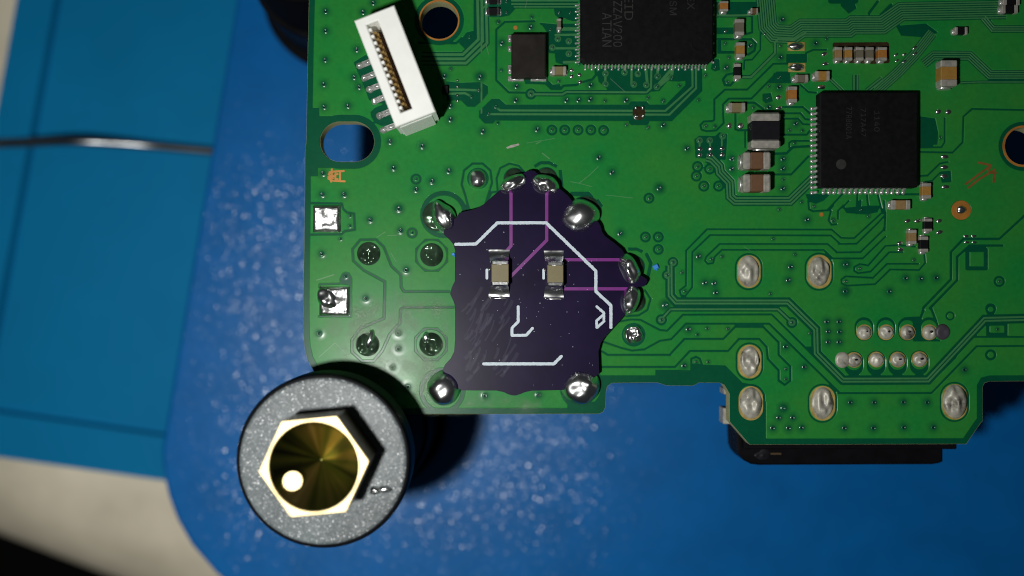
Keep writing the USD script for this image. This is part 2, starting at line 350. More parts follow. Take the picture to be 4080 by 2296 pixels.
if wall.face_normals[0][:2] @ (wall.triangles_center[0][:2] - wall.centroid[:2]) < 0: wall.invert()
top = slab(Polygon(out[-1][:, :2]), 0, Z_MAT * 53)
top = trimesh.Trimesh(top.vertices, top.faces[np.abs(top.face_normals[:, 2]) > .9], process=False)
part(None, 'work_mat', cat(wall, top), 'mat_blue', 50, label='dark blue speckled work mat with rounded corner under the circuit board', cat='mat')

# ------------------------------------------------------------------ cable
def tube(pts, r, n=14):
    ls = LineString(pts); s = np.linspace(0, 1, 90)
    c = np.array([ls.interpolate(t, normalized=True).coords[0] for t in s])
    for _ in range(6): c[1:-1] = (c[:-2] + 2 * c[1:-1] + c[2:]) / 4
    tg = np.gradient(c, axis=0); tg /= np.linalg.norm(tg, axis=1, keepdims=True)
    up = np.array([0, 0, 1.0]); side = np.cross(tg, up); side /= np.linalg.norm(side, axis=1, keepdims=True)
    a = np.linspace(0, 2 * np.pi, n + 1)
    G = c[:, None] + r * (np.cos(a)[None, :, None] * side[:, None] + np.sin(a)[None, :, None] * up)
    m = grid_mesh(G); m.merge_vertices(digits_vertex=4); m.fix_normals(); return m
zc = Z_TRAY + 0.55
wire = [loc(x, y, zc + dz) for x, y, dz in ((-500, 560, 0), (-200, 572, 0), (0, 574, 0.1), (100, 571, 0.6), (200, 566, 1.8), (280, 564, 2.6), (370, 566, 2.2), (490, 572, 1.1), (600, 581, .3), (830, 602, 0), (960, 612, 0))]
part(None, 'wire', tube(wire, 0.44 * 53), 'cable_black', True, label='thin shiny dark wire crossing the teal tray into the blue mat edge', cat='wire')

# ------------------------------------------------------------------ circuit board
board = thing('circuit_board', 'large green circuit board with chips, connector and soldered purple add-on board', 'circuit board', (0, 0, -1.2 * 53))
OUT = P('S 1236,-260 1231,0 1226,200 1222,430 1220,560 1215,606 1214,800 1208,1200 1209,1340 1213,1385 1224,1432 1250,1480 1290,1545 1345,1610 1400,1640 1450,1651 '
        '2385,1650 2403,1642 2413,1622 2415,1560 2420,1540 2438,1527 2615,1525 2630,1528 2654,1537 2758,1538 2770,1534 2784,1526 2868,1526 2886,1534 2896,1550 2908,1572 2908,1681 2987,1772 '
        '3851,1770 3904,1692 3917,1676 3917,1540 3925,1526 3945,1520 4300,1518 4300,-260')
outline = Polygon(OUT)
slot = obround(1383 - CX, CY - 565, 108, 80)
hole1 = disc('S 1750,81', 75); hole2 = disc('S 4077,583', 74)
outline = outline.difference(unary_union([slot, hole1, hole2]))
part(board, 'fibreglass_core', slab(outline, -1.2 * 53, -2, 0, True), 'fibreglass', 30)
part(board, 'solder_mask', slab(outline.buffer(-2), -2, 0, 1.5), 'mask_over_fibre', 30)

gaps, traces = [], []
def bundle(s, n, sp, w=4.0, extra=5):
    ls = LineString(P(s))
    gaps.append(ls.buffer((n - 1) * sp / 2 + w / 2 + extra, cap_style=2, join_style=2))
    for k in range(n):
        o = ls.offset_curve((k - (n - 1) / 2) * sp, join_style=2)
        traces.append(o.buffer(w / 2, cap_style=2, join_style=2))
def T(s, w): traces.append(line(s, w))
def G_(*gs): gaps.extend(gs)
def ring(s, ro, ri=None, ry=None):
    g = disc(s, ro, ry)
    if ri: g = g.difference(disc(s, ri, (ry - ro + ri) if ry else None))
    gaps.append(g)

# margins and the slot's collar
G_(poly('S 1180,462 1274,462 1384,462 1460,478 1505,530 1512,575 1500,615 1465,655 1420,670 1268,670 1268,703 1180,703'), poly('S 1180,429 1273,429 1273,470 1180,470', 1),
   poly('D2 1160,1290 1700,1290 1700,1500 1160,1500'), poly('D2 1600,950 2290,950 2290,880 2640,880 2640,1300 1600,1300', 1), poly('D3 40,885 480,885 640,860 930,860 1130,1060 1130,1300 960,1000 700,1000 40,1000'),
   poly('S 2900,1540 2952,1529 2960,1560 3053,1600 3053,1750 3053,1790 2900,1700'))
hole_c = disc('S 1750,81', 92); G_(hole_c.difference(disc('S 1750,81', 88)))
# connector pads
G_(poly('A1 670,800 760,740 830,700 900,760 1000,1000 1130,1330 1000,1330 870,1285 780,1060'), poly('B1 885,150 950,90 1050,50 1250,50 1280,330 1030,330 940,290 895,210'))
bundle('A1 1540,755 2095,755 2330,530 2318,0', 3, 17, 9, 7)
G_(line('A1 1500,553 1990,553 2060,490', 11), poly('A1 2020,550 2120,415 2240,385 2240,520 2120,650'), line('A1 2228,0 2228,400', 10))
G_(poly('A1 1860,1040 2050,1060 2300,1050 2400,1105 2400,1200 2330,1290 2230,1375 2130,1370 2050,1290 1860,1290', 2)); T('A1 1890,1150 2100,1152 2280,1160', 7); T('A1 1890,1205 2100,1195 2190,1240', 7)
# differential pair to the filter and up to the big chip
G_(poly('S 1909,441 1959,393 1990,393 2015,416 2653,416 2730,339 2734,262 2799,262 2800,363 2678,484 1975,481 1965,493 1931,493 1908,468', 2), poly('B2 1950,40 1980,10 2180,10 2215,50 2215,290 2190,320 1980,320 1950,290'))
T('S 1976,428 1993,440 2651,442 2760,345 2759,262', 6.5); T('S 1946,455 1999,455 2667,457 2774,352 2773,262', 6.5)
# small regulator's fence and neighbours
G_(line('A2 740,272 360,280 250,380 250,1030 410,1185 660,1190', 10), line('A2 720,1205 1100,1208 1150,1182 2180,1185 2240,1130 2240,870', 20)); ring('A2 695,1205', 23)
T('A2 720,1210 1100,1212 1150,1180 2180,1185 2235,1130 2240,870', 6); ring('A2 695,1205', 23); traces.append(disc('A2 695,1205', 13))
G_(line('A2 640,1060 880,1070 960,1140 1080,1140 1110,1100 1280,1090 1330,1060 1480,1020 1530,960 1520,860', 11), line('A2 905,760 905,1040 970,1100 1060,1090', 9), poly('A2 605,1000 690,1000 690,1080 620,1080'),
   poly('A2 300,-20 1300,-20 1300,112 495,112 420,200 300,225 160,220 160,-20'))
for y in (8, 52): T(f'A2 450,{y} 1300,{y}', 5)
T('A2 480,88 1300,88', 4); T('A2 60,1449 60,120 130,60', 5)
G_(poly('A2 985,105 1300,105 1300,300 1190,260 1040,225 1000,190'), poly('A2 760,285 840,330 905,425 905,620 920,680 1000,690 1010,800 1120,840 1300,790 1300,305 1030,310'), poly('A2 1090,300 1300,300 1300,345 1100,345'))
T('A2 1090,372 1300,372', 12); T('A2 1010,450 1300,445', 7); T('A2 1000,620 1300,620', 7); T('A2 1120,240 1190,282 1300,282', 5); T('A2 1120,800 1300,795', 9)
G_(poly('A2 1540,930 1600,860 2500,860 2430,1010 2300,1165 1700,1168 1560,1050'), poly('A3 -20,860 430,860 430,1040 330,1050 200,1040 90,1170 -20,1180'))
T('A2 1985,850 1985,1080', 7); T('A2 2165,850 2190,1090', 9); T('A2 2500,890 2310,1110', 11); T('A2 1650,850 1650,1080', 7); T('A2 1890,850 1895,930', 9); T('A2 2320,860 2320,980', 8); T('A3 260,850 245,970 60,1120', 12); T('A3 70,850 65,985', 8)
traces += [disc(f'A2 {p}', 12) for p in ('1650,945', '1895,930', '2065,950', '2320,980', '1650,1080', '2015,1085', '2175,1090', '2310,1115', '1040,500', '1180,530', '970,610', '1180,690')]
# right of the big chip
G_(poly('A3 800,20 1390,20 1390,185 800,192'), poly('A3 820,350 1060,350 1060,440 820,440'), line('A3 830,212 1280,205 1280,415 1190,440', 10), line('A3 1392,60 1385,640 1280,765 1180,772 1175,890', 8),
   line('A3 840,500 1270,505 1325,560 1310,650 1230,700', 11), poly('A3 830,510 885,510 885,650 1060,650 1060,692 830,692'), poly('A3 780,757 860,757 868,900 800,920 745,885'))
T('A3 800,197 1000,200 1280,192', 6)
G_(line('A3 1150,988 1265,988 1575,680 1570,550 1610,502 1830,502 1960,425', 17), line('A3 1042,1050 1000,1095 930,1090 905,1020 950,960 1040,940', 11)); T('A3 1130,990 1265,990 1575,682 1570,550 1610,503 1830,503 1960,425', 7)
G_(line('A3 1740,815 1550,820 1215,1150 930,1150 795,1275 795,1449 B3 795,250 770,265 660,270 615,315 630,375 690,395 820,385 915,290 A3 905,1449 905,1340 980,1265 1270,1265 1600,930 1760,930', 9.5),
   poly('A3 1715,690 1985,690 1985,805 1715,805'), line('A3 1970,680 2060,640 2230,640', 9), poly('A3 1560,930 1765,930 1785,1070 1480,1070'), line('A3 1900,1090 2000,1180 2100,1190', 9), poly('A3 1410,1200 1520,1190 1550,1300 1450,1330 1410,1290'),
   line('A3 1700,1375 1930,1375 2020,1449', 9))
bundle('S 4010,38 3591,46 3516,99 3398,99 3382,112 3196,112 3159,138 3088,134 3060,104 3049,-20', 8, 9.2, 3.6)
bundle('A4 2620,960 2140,960 1880,715 1420,712 1290,820', 4, 9, 3.4); bundle('A4 2620,1052 2000,1052 1760,1062', 1, 9, 3)
bundle('A4 690,1170 960,930 1180,700 1400,420', 5, 8, 3.2); bundle('A4 2620,372 2180,372 2060,230', 3, 9, 3.4); bundle('A4 560,1170 760,1010', 2, 10, 4); bundle('A4 420,1170 420,960', 2, 14, 5); bundle('A4 250,1175 90,1020', 1, 9, 4)
G_(poly('A4 930,330 1320,300 1480,420 1300,480 1000,460'), line('A4 100,10 420,10', 24), poly('A4 210,60 400,20 430,110 330,180'), line('A4 700,20 590,170', 12), line('A4 870,60 740,190', 12))
# right chip's left side
bundle('B3 690,735 760,752 855,850 866,925 990,1055 1000,1235 1062,1290 1765,1290 2110,955', 3, 11.5, 5, 7)
G_(poly('B3 535,500 600,450 800,455 860,405 960,430 955,600 940,770 880,760 780,755 550,740'))
for x in (605, 740, 890): T(f'B3 {x},490 {x},620', 5)
traces += [disc(f'B3 {p}', 12) for p in ('605,515', '735,515', '900,460')]
for p in ('580,850', '735,880', '565,970', '660,1100', '850,1100'): ring('B3 ' + p, 23, 13)
G_(line('B3 1065,170 1065,370 1100,385 1250,380', 10), line('B3 1210,30 1310,30 1420,110', 11), line('B3 1640,85 1930,85 2020,170 2110,190', 9), line('B3 1640,165 1900,165 1960,240 2110,255', 9),
   line('B3 1640,235 1870,235 1930,305 2110,312', 9), line('B3 1640,440 1980,440 2020,390 2110,375', 10), line('B3 1755,600 1755,545 1790,520 2110,520', 9), line('B3 1560,685 1720,680 1800,600 2110,583', 12), line('B3 1540,950 1780,950 2000,720 2110,715', 10),
   line('B3 1190,400 1190,600', 9))
G_(poly('B3 1960,1200 2290,1200 2200,1290 2100,1330 2000,1300'), line('C3 2000,0 2010,110 2060,135 2270,120 2320,60', 9), line('C3 2450,60 2380,130 2380,230', 9), line('C3 2290,130 2260,250 2300,310 2360,300', 9), line('C4 330,0 250,90', 8), line('C4 480,0 470,90', 10), poly('C4 250,90 600,60 740,60 700,150 560,180 300,160'),
   line('C4 780,0 790,120 C4 800,160 790,380', 9), line('B4 440,1200 430,1449', 9), line('B4 560,1200 590,1449', 9), line('B4 250,1200 120,1340 60,1400', 9), line('B4 700,1200 760,1449', 9))
G_(line('B4 2620,125 1910,110 1800,210 1790,540 1660,670 1240,662', 9), line('B4 1230,605 1520,600 1560,540 1560,230', 8), poly('B4 1225,200 1440,230 1480,420 1470,570 1225,590'), line('B4 1240,970 1340,965 1500,810 1600,790', 9), line('B4 1260,1055 1400,1030 1500,930', 8), poly('B4 1500,910 1640,900 1650,1050 1520,1060'), line('B4 940,1205 1230,1205', 10))
# right lower traces
for s in ('C3 430,1090 432,640 700,365 2300,370 2420,475 2510,480 C4 400,480 760,150', 'C3 510,1110 512,660 740,440 2290,445 2410,555 C4 200,555 430,552 700,290 790,190', 'C3 690,720 860,555 2250,555 2370,663 C4 170,662 480,660 770,380 790,330',
          'C3 800,720 890,630 2200,632 2310,737 C4 140,740 510,740 800,460', 'C3 430,1090 350,1150 365,1210 420,1225 510,1110', 'C3 690,720 675,770 710,810 780,800 800,720',
          'C4 1180,590 950,570 800,580 580,830 470,812 400,850 400,900 450,930 610,910 850,660 1020,660', 'C4 1220,810 820,810 640,990 290,970 235,1010 240,1060 300,1090 670,1070 860,882 1230,890 1310,800 1300,690'): G_(line(s, 8.5))
G_(line('C4 2620,160 2260,490 1800,490 1640,660 1640,1010 1290,1370 1270,1449 D4 1290,120 1250,212 1050,222', 11), line('C4 2300,575 1880,575 1720,720 1720,1020 1370,1380 D4 1390,100 1450,260', 11))
G_(Polygon(P('C4 1850,630 2090,630 2090,870 1850,870')).buffer(8).difference(Polygon(P('C4 1880,660 2060,660 2060,840 1880,840'))))
ring('C4 2260,1035', 23, 13); ring('C4 2150,1385', 22, 12); ring('D4 2150,110', 21, 11); ring('D4 1630,190', 19, 11); ring('D4 2150,690', 23, 12)
G_(Polygon(P('D4 2110,290 2350,290 2350,430 2110,430')).buffer(6).difference(Polygon(P('D4 2150,330 2310,330 2310,390 2150,390')).buffer(4)))
bundle('C3 225,830 228,1215 303,1300 1738,1300 D3 1745,18 2095,362 2102,668 2440,1010 D4 260,1015 1345,1012 2075,235 2620,222', 2, 12, 5.5, 11)
for p in ('265,790', '190,955'): gaps.append(disc('C3 ' + p, 22)); traces.append(disc('C3 ' + p, 13))
G_(line('D3 110,240 230,105 1610,105 1790,275', 20)); T('D3 110,240 230,105 1610,105 1790,275', 5.5)
for p in ('115,240', '1790,275'): gaps.append(disc('D3 ' + p, 23)); traces.append(disc('D3 ' + p, 13))
G_(line('D2 1810,265 1980,235 2100,240 2350,370 2440,380 D3 190,380 390,175 1530,170 1960,595 2420,1060 D4 250,1065 1360,1060 1700,720', 9.5), poly('D3 1950,580 2060,580 2085,700', 1),
   line('D2 1620,520 1850,600 1990,635 2150,620 2350,510 2480,490 D3 240,490 430,290 1500,290 2400,1175 D4 200,1180 1390,1180 1970,580 2620,575', 9.5),
   line('D2 1610,645 1680,690 2480,690 D3 220,690 410,485 910,485 1060,330 1420,330 1620,530 1620,690 1770,840 1770,1020 1700,1075 1620,1020 1620,890 1480,740 1465,590 1370,485 1110,485 970,640 480,640 290,845 0,845 D2 1610,845', 10),
   line('D3 500,880 500,740 560,715 610,740 640,830 930,838 1150,1060 1280,1080 1380,1120 1430,1200 1440,1449', 10), poly('D3 490,800 600,800 640,880 490,890'), line('D4 1900,460 2620,460', 9))
# left lower
G_(line('C1 120,30 520,35 545,110 590,150 680,165 690,370 560,390 515,430 120,435', 10.5), line('D1 1950,80 1310,80 1275,110 1270,280 1140,420 1040,640 930,770 780,770 650,650 650,500 760,350 1065,220 1070,0 C1 1075,1040 800,890 670,770 660,620 760,500 960,495 1060,590 1160,840 1280,950 1285,1110 1320,1165 1900,1165', 10.5),
   line('C1 235,1110 240,1072 495,1062', 9), poly('C1 495,1000 530,930 570,910 620,925 648,980 648,1090 500,1070'), line('C1 640,1000 D1 640,195 230,195', 9))
def octa(s, ro, ri):
    (x, y), = P(s); o = Polygon([(x + ro * math.cos(a), y + ro * math.sin(a)) for a in np.arange(8) * math.pi / 4 + math.pi / 8]); return o.difference(Point(x, y).buffer(ri))
G_(octa('C1 1675,700', 71, 59), octa('D1 1665,555', 72, 59))
gaps[-1] = gaps[-1]
G_(line('B1 2160,1420 2110,1230 2060,1080 2090,900 2200,810 2330,810 2430,900 2450,1060 2400,1220 2370,1320', 10), line('B2 110,1340 190,1180 270,1170 255,1000 300,870 420,810 540,840 620,930', 9.5), line('B2 740,850 820,800 930,800 1030,850', 14, 2), line('B2 1070,890 1095,1120', 14, 2),
   line('B2 1200,1200 1430,1200 1480,1255', 19, 2), line('B2 1535,1280 1600,1370', 20, 2), line('C2 1940,620 2050,620 2130,655', 14, 2), line('C2 2180,690 2235,800 2200,960', 15), line('C2 2160,1150 2230,1260 2190,1400 2080,1470 1920,1480', 10))
ring('C1 1830,175', 95, 75); 
for p in ('B2 965,380', 'B2 1130,380', 'B2 1300,380', 'B2 1465,380', 'B2 1628,385', 'B2 2210,1255', 'B1 1475,1010', 'C1 1425,412', 'C2 2165,465', 'C2 2330,465', 'C2 2330,625'): ring(p, 22.5, 12.5)
ring('D1 1810,1150', 92, 74); ring('D2 1355,1115', 90, 72)
# solder lands on the right: ring gaps
PADS = [('C3 1235,910', 43, 62), ('C3 2137,910', 45, 64), ('D3 1245,775', 43, 64), ('E5 568,195', 45, 65), ('E5 1088,195', 46, 66), ('E5 2046,185', 46, 68)]
for s, rx, ry in PADS:
    (x, y), = P(s); gaps.append(obround(x, y, rx + 13, ry + 13).difference(obround(x, y, rx + 5, ry + 5)))
PINS1 = ['D4 525,400', 'D4 805,400', 'D4 1080,400', 'D4 1360,400']; PINS2 = ['D4 395,755', 'D4 680,750', 'D4 955,750', 'D4 1235,745']
for s in PINS1: (x, y), = P(s); gaps.append(obround(x, y + 13, 38, 48).difference(obround(x, y + 10, 31, 38)))
for s in PINS2: (x, y), = P(s); gaps.append(obround(x, y - 14, 38, 50).difference(obround(x, y - 6, 31, 34)))
G_(poly('D4 1150,215 1270,205 1260,380 1440,480 1600,520 1150,520'))

gapset = unary_union([g.buffer(0) for g in gaps if not g.is_empty])
holes_keep = unary_union([slot.buffer(30), hole1.buffer(9), hole2.buffer(9), disc('C4 1768,122', 42)])
pour = outline.buffer(-26, join_style=2).buffer(0).difference(gapset.buffer(1.3)).difference(holes_keep).buffer(-1).buffer(1)
traceset = [unary_union([t.buffer(0.01) for t in traces]).intersection(outline.buffer(-10)).intersection(gapset.buffer(1))]
TZ = 0.026 * 53
n_area = 0
for g in sorted(polys(pour), key=lambda g: -g.area):
    if g.area < 50: continue
    n_area += 1
    part(board, 'copper_area', slab(g, 0, TZ, 2.4), 'mask_over_copper', 25)
for t in traceset:
    for g in polys(t.buffer(0)):
        if g.area < 30: continue
        part(board, 'copper_trace', slab(g, 0, TZ * 0.8, 1.2), 'mask_over_trace', 25)

# plugged holes
VIAS = '''A1 315,150 315,400 308,770 290,1085 295,1375 600,1360 715,640 680,995 745,1120 795,160 925,40 2160,475 1920,885 1840,980 2295,990 1915,1360 2280,1160 2185,1240 2500,1370 2530,285
A2 380,20 380,160 275,285 705,220 690,350 945,380 1055,165 1195,165 1040,500 1180,530 970,610 1180,690 320,555 315,905 40,985 510,1110 1050,1040 500,1290 1150,1290 1305,1285 1455,1275 1645,1295 1915,1290 2195,1255 2390,1300 695,1205 240,1370 1460,1095 1650,945 1895,930 2065,950 2320,980 2505,1005 1650,1080 2015,1085 2175,1090 2310,1115 1315,815
A3 65,985 250,1000 60,1110 345,1100 675,965 800,870 945,870 930,560 1250,590 980,740 1660,255 1640,590 1640,740 2090,560 2230,500 1620,1000 1490,1110 1620,1120 1480,1260 1490,1380 1290,1380 135,1295 590,1285 960,1060
B1 1140,530 1555,590 1185,870 1475,1010 1680,1040 1895,905 1475,1145 1250,1395 280,940 270,1210 550,1210 1915,245 2330,400
B2 145,175 775,375 270,290 965,375 1130,375 1300,370 1465,375 1630,375 1565,735 1735,925 2340,1130 2215,1255 2390,320 2195,350 1920,315
B3 680,330 800,335 440,620 605,515 735,515 900,460 1015,750 1015,880 580,850 735,880 565,970 660,1100 850,1100 90,1130 1835,300 1755,385 1920,390 1670,755 1670,880 1675,1015 1670,1135 1910,1305 1625,1400 1820,550
B4 1500,480 C1 885,245 1255,105 1275,385 1425,410 505,490 265,685 1350,890 570,975 830,1255 625,195 625,325
C2 1840,420 2170,465 2335,460 2335,620 2420,1340
C3 265,790 190,955 590,715 755,750 890,715 380,920 415,1160 670,1055 790,1060 810,1180 160,1340 1545,490 1825,690 1770,850 1740,1020 1510,1195 2070,75 1980,245 2310,250 2480,815 2470,1165
C4 130,255 580,200 480,120 465,870 290,1035 285,820 280,1160 845,1165 1055,995 1250,1000 1445,990 1160,760 2260,1035
D1 235,415 1250,410 1250,610 1175,850 1370,1100 2360,1215 D2 790,1205
D3 115,240 460,360 700,350 965,355 575,430 1790,275 2020,410 1705,585 560,780 715,780 405,830 1710,870 1710,1000 1945,845 2235,265 2390,265 2250,390 2395,395 2250,525 2390,525 1680,1375
D4 345,1300 650,1300 1025,1295 1330,1300 1810,880 2230,360 E5 800,230 770,300 870,300 725,375 840,375 935,372 1245,375 1455,375 1675,370 1890,370'''
prof = [(0, .5), (3.2, .7), (5.0, 2.2), (6.6, 3.6), (8.4, 3.0), (11, 1.4), (16, .8), (24, .45), (33, .3)]
t = np.linspace(0, 2 * np.pi, 21)
VG = np.array([[(r * math.cos(a), r * math.sin(a), z) for a in t] for r, z in prof])
vm = grid_mesh(VG)
if vm.face_normals[-1][2] < 0: vm.invert()
vrad = np.repeat([r / 33 for r, _ in prof], 21)
vsmall = trimesh.Trimesh(vm.vertices * [0.5, 0.5, 1], vm.faces, process=False)
solid = pour.buffer(-14)
for (x, y) in P(VIAS):
    big = solid.contains(Point(x, y))
    part(board, 'plugged_hole', vm if big else vsmall, 'plugged_hole', True, at=(x, y, TZ), rad=vrad)

# plated holes: copper collars, solder
def annulus(x, y, ro, ri, z0, z1): return slab(Point(x, y).buffer(ro, quad_segs=16).difference(Point(x, y).buffer(ri, quad_segs=16)), z0, z1, 1)
part(board, 'copper_collar', annulus(1750 - CX, CY - 81, 81, 75.5, 0, 2.6), 'copper', 30)
part(board, 'copper_collar', annulus(4077 - CX, CY - 583, 82, 74.5, 0, 2.6), 'copper', 30)
(x, y), = P('C4 1768,122')
c = part(board, 'copper_collar', annulus(x, y, 38, 8, 0, 3), 'copper', 30, label='round bare copper land filled with solder at right')
part(c, 'solder_drop', blob(x - 2, y + 1, 20, 18, 12, 2.6, 3), 'bright_solder', True)

# orange copper marks
def strokes(parent, name, ss, w, z, look, label=None):
    g = unary_union([line(s, w) for s in ss]); part(parent, name, slab(g, z, z + 0.8, .4), look, 30, label=label)
strokes(board, 'etched_character', ['B1 440,912 548,908', 'B1 500,912 500,1035', 'B1 430,1035 560,1040', 'B1 440,948 440,1012', 'B1 440,948 470,948', 'B1 440,1012 470,1012', 'B1 395,885 395,925', 'B1 365,925 425,915', 'B1 400,930 355,950', 'B1 395,950 400,1000', 'B1 365,970 430,975', 'B1 350,985 410,1000', 'B1 375,1010 385,1045', 'B1 350,1005 410,1035', 'B1 470,912 440,920'], 7.5, TZ, 'copper', 'orange copper character mark near the oval slot')
strokes(board, 'etched_arrow', ['B4 1825,1075 1950,985 2140,845', 'B4 1995,800 2150,835', 'B4 2140,845 2120,900'], 8, TZ, 'copper_dull', 'orange copper arrow mark beside the right hole')
strokes(board, 'etched_arrow', ['B4 1865,1120 2000,1010 2190,900', 'B4 2195,890 2185,1050', 'B4 2120,930 2210,930'], 8, TZ, 'copper_dull', 'lower orange copper arrow mark')
part(board, 'copper_dot', slab(disc('A2 495,358', 8), TZ, TZ + 1, .5), 'copper', 30); part(board, 'copper_dot', slab(disc('C3 2165,178', 8), 1, 3.2, .5), 'copper', 30)

# scuffs in the mask
for s, w in (('B2 1200,1045 1310,1065 1450,955 1560,850', 2.2), ('B2 1310,1065 1480,1110', 1.6), ('B2 640,550 1000,490', 1.6), ('B2 840,680 930,750', 4), ('B2 760,560 820,530', 3), ('B2 1650,1215 2000,1255', 1.6), ('A2 120,580 150,700', 2.2), ('A2 620,110 645,0', 1.5),
             ('A2 1710,1010 1800,1090 1900,1180', 2), ('C1 970,470 1080,400', 2.2), ('C1 1105,445 1230,445', 2.2), ('C1 1150,670 1220,785', 1.8), ('C3 1170,590 1250,640', 1.6), ('D1 230,720 430,540', 3), ('D1 440,540 600,700', 3), ('C1 200,1020 420,950', 4)):
    part(board, 'scratch', slab(line(s, w), TZ, TZ + .35, .1), 'scuff', 30)
part(board, 'scratch', slab(poly('B2 375,605 440,575 540,555 545,575 480,600 390,622', 1), TZ, TZ + .6, .2), 'tin', 30, label='bare scraped streak through the green mask')

# flux film round the lower left joints
def film():
    g = Polygon(P('S 1330,1165 1450,1190 1560,1165 1700,1180 1785,1195 1795,1300 1800,1410 1765,1475 1785,1590 1900,1575 2100,1590 2240,1580 2250,1640 1600,1642 1480,1600 1330,1460 1300,1330')).buffer(20)
    minx, miny, maxx, maxy = g.bounds; step = 9
    xs, ys = np.arange(minx, maxx, step), np.arange(miny, maxy, step)
    X, Y = np.meshgrid(xs, ys, indexing='ij')
    q = np.stack([X / 26, Y / 26, X * 0], -1)
    Z = TZ + 3.2 + 1.6 * meshkit.fbm(q, 3, 4)
    m = grid_mesh(np.stack([X, Y, Z], -1))
    pts = shapely.points(m.vertices[:, :2]); d = np.where(shapely.contains(g, pts), shapely.distance(g.exterior, pts), 0)
    keep = d[m.faces].max(1) > 0
    uq, inv = np.unique(m.faces[keep], return_inverse=True)
    m = trimesh.Trimesh(m.vertices[uq], inv.reshape(-1, 3), process=False)
    rad = np.clip(d[uq] / 70, 0, 1)
    if m.face_normals[0][2] < 0: m.invert()
    part(board, 'flux_residue', m, 'flux_film', True, rad=rad, label='glossy flux residue spread round the lower left joints', kind='stuff')
film()

# ------------------------------------------------------------------ board parts: lands and solder
def land(s, w, h, look='rough_solder', t=3.0, label=None, rot=0, seed=0, lean=0.0):
    (x, y), = P(s)
    n = 20; gx_, gy_ = np.meshgrid(np.linspace(-.5, .5, n), np.linspace(-.5, .5, n), indexing='ij')
    e = np.clip(1 - np.maximum(abs(gx_), abs(gy_)) * 2, 0, 1) ** .5
    ed = np.minimum(1, (1 - np.maximum(abs(gx_), abs(gy_)) * 2) * 5) ** .6
    z = TZ * .6 + ed * (2 + t * 2.0 * meshkit.fbm(np.stack([gx_ * 3.2 + seed, gy_ * 3.2, gx_ * 0], -1), 3, seed))
    z = z + lean * ed * np.maximum(0, 30 + gy_ * h * .55 - gx_ * w * .3)
    c_, s_ = math.cos(rot), math.sin(rot); X, Y = gx_ * w, gy_ * h
    m = grid_mesh(np.stack([x + c_ * X - s_ * Y, y + s_ * X + c_ * Y, z], -1))
    if m.face_normals[0][2] < 0: m.invert()
    return part(board, 'solder_land', m, look, True, label=label)
land('C1 332,232', 113, 110, 'rough_solder', 9, 'bright square solder land near the left edge', seed=2, lean=.22)
land('S 1333,1200', 122, 117, 'rough_solder', 12, 'uneven square solder land below the brighter one', seed=9, lean=.0)
(x, y), = P('S 1306,1190'); part(board, 'solder_drop', blob(x, y, 46, 50, 24, TZ, 44, .16, .5, 2.2, .35, 14, 40), 'solder', True, label='dark raised solder lump on the lower square land')
for i, (s, rx, ry) in enumerate(PADS):
    (x, y), = P(s)
    p = part(board, 'oval_land', slab(obround(x, y, rx + 3, ry + 3), 0, TZ + .8, 1), 'flux_brass', 30)
    part(p, 'solder_fill', blob(x - 1, y + 1, rx - (i * 37 % 5), ry - (i * 53 % 6), 16 + (i * 7) % 9, TZ, 10 + i * 3, 0.05, flat=2.4 + (i % 3) * .5, lump=.6, nr=16, na=44), 'matte_solder', True)
for i, s in enumerate(PINS1 + PINS2):
    (x, y), = P(s)
    p = part(board, 'round_land', slab(Point(x, y).buffer(31), 0, TZ + .8, 1), 'flux_brass', 30)
    q = part(p, 'solder_fill', blob(x, y - 1, 28, 28, 13, TZ, 20 + i, 0.03, flat=3.0, lump=.3), 'matte_solder', True)
    part(p, 'pin_tip', blob(x + 5, y + 3, 9, 6, 6, TZ + 9, 30 + i, .1), 'ferrite', True)
for s, look, lb in (('D4 1530,395', 'dull_land', 'dark round test land'), ('D4 245,755', 'matte_solder', 'bright round test land')):
    (x, y), = P(s); part(board, 'test_land', blob(x, y, 30, 32, 8, TZ, 3, .02, flat=4), look, True, label=lb)
# pooled contact lands at lower left
for i, (s, r) in enumerate((('C1 868,680', 46), ('C1 1675,695', 46), ('D1 852,555', 47), ('D1 1667,555', 47))):
    (x, y), = P(s)
    p = part(board, 'contact_land', slab(Point(x, y).buffer(r + 1), 0, TZ + .4, 1), 'mask_over_fibre', 30)
    part(p, 'solder_fill', blob(x, y, r, r, 9 + 3 * (i % 2), TZ + .3, 41 + i * 3, .02, flat=3, lump=.9, nr=16, na=48), 'pool_solder', True)
    if i >= 2:
        part(p, 'solder_peak', blob(x + (12 if i == 2 else -18), y + (22 if i == 2 else 28), 16, 44 if i == 2 else 22, 24, TZ, 50 + i, .2, rot=-.25), 'solder', True)
(x, y), = P('B1 2268,1005'); p = part(board, 'contact_land', slab(Point(x, y).buffer(43), 0, TZ + .4, 1), 'mask_over_fibre', 30)
part(p, 'solder_fill', blob(x, y - 2, 38, 42, 30, TZ, 61, .05), 'solder', True, label='dark domed solder drop')
(x, y), = P('D2 2010,432'); p = part(board, 'contact_land', slab(Point(x, y).buffer(47), 0, TZ + .4, 1), 'mask_over_fibre', 30)
part(p, 'solder_fill', blob(x, y, 38, 36, 22, TZ, 66, .15, lump=.8, nr=14), 'solder', True)
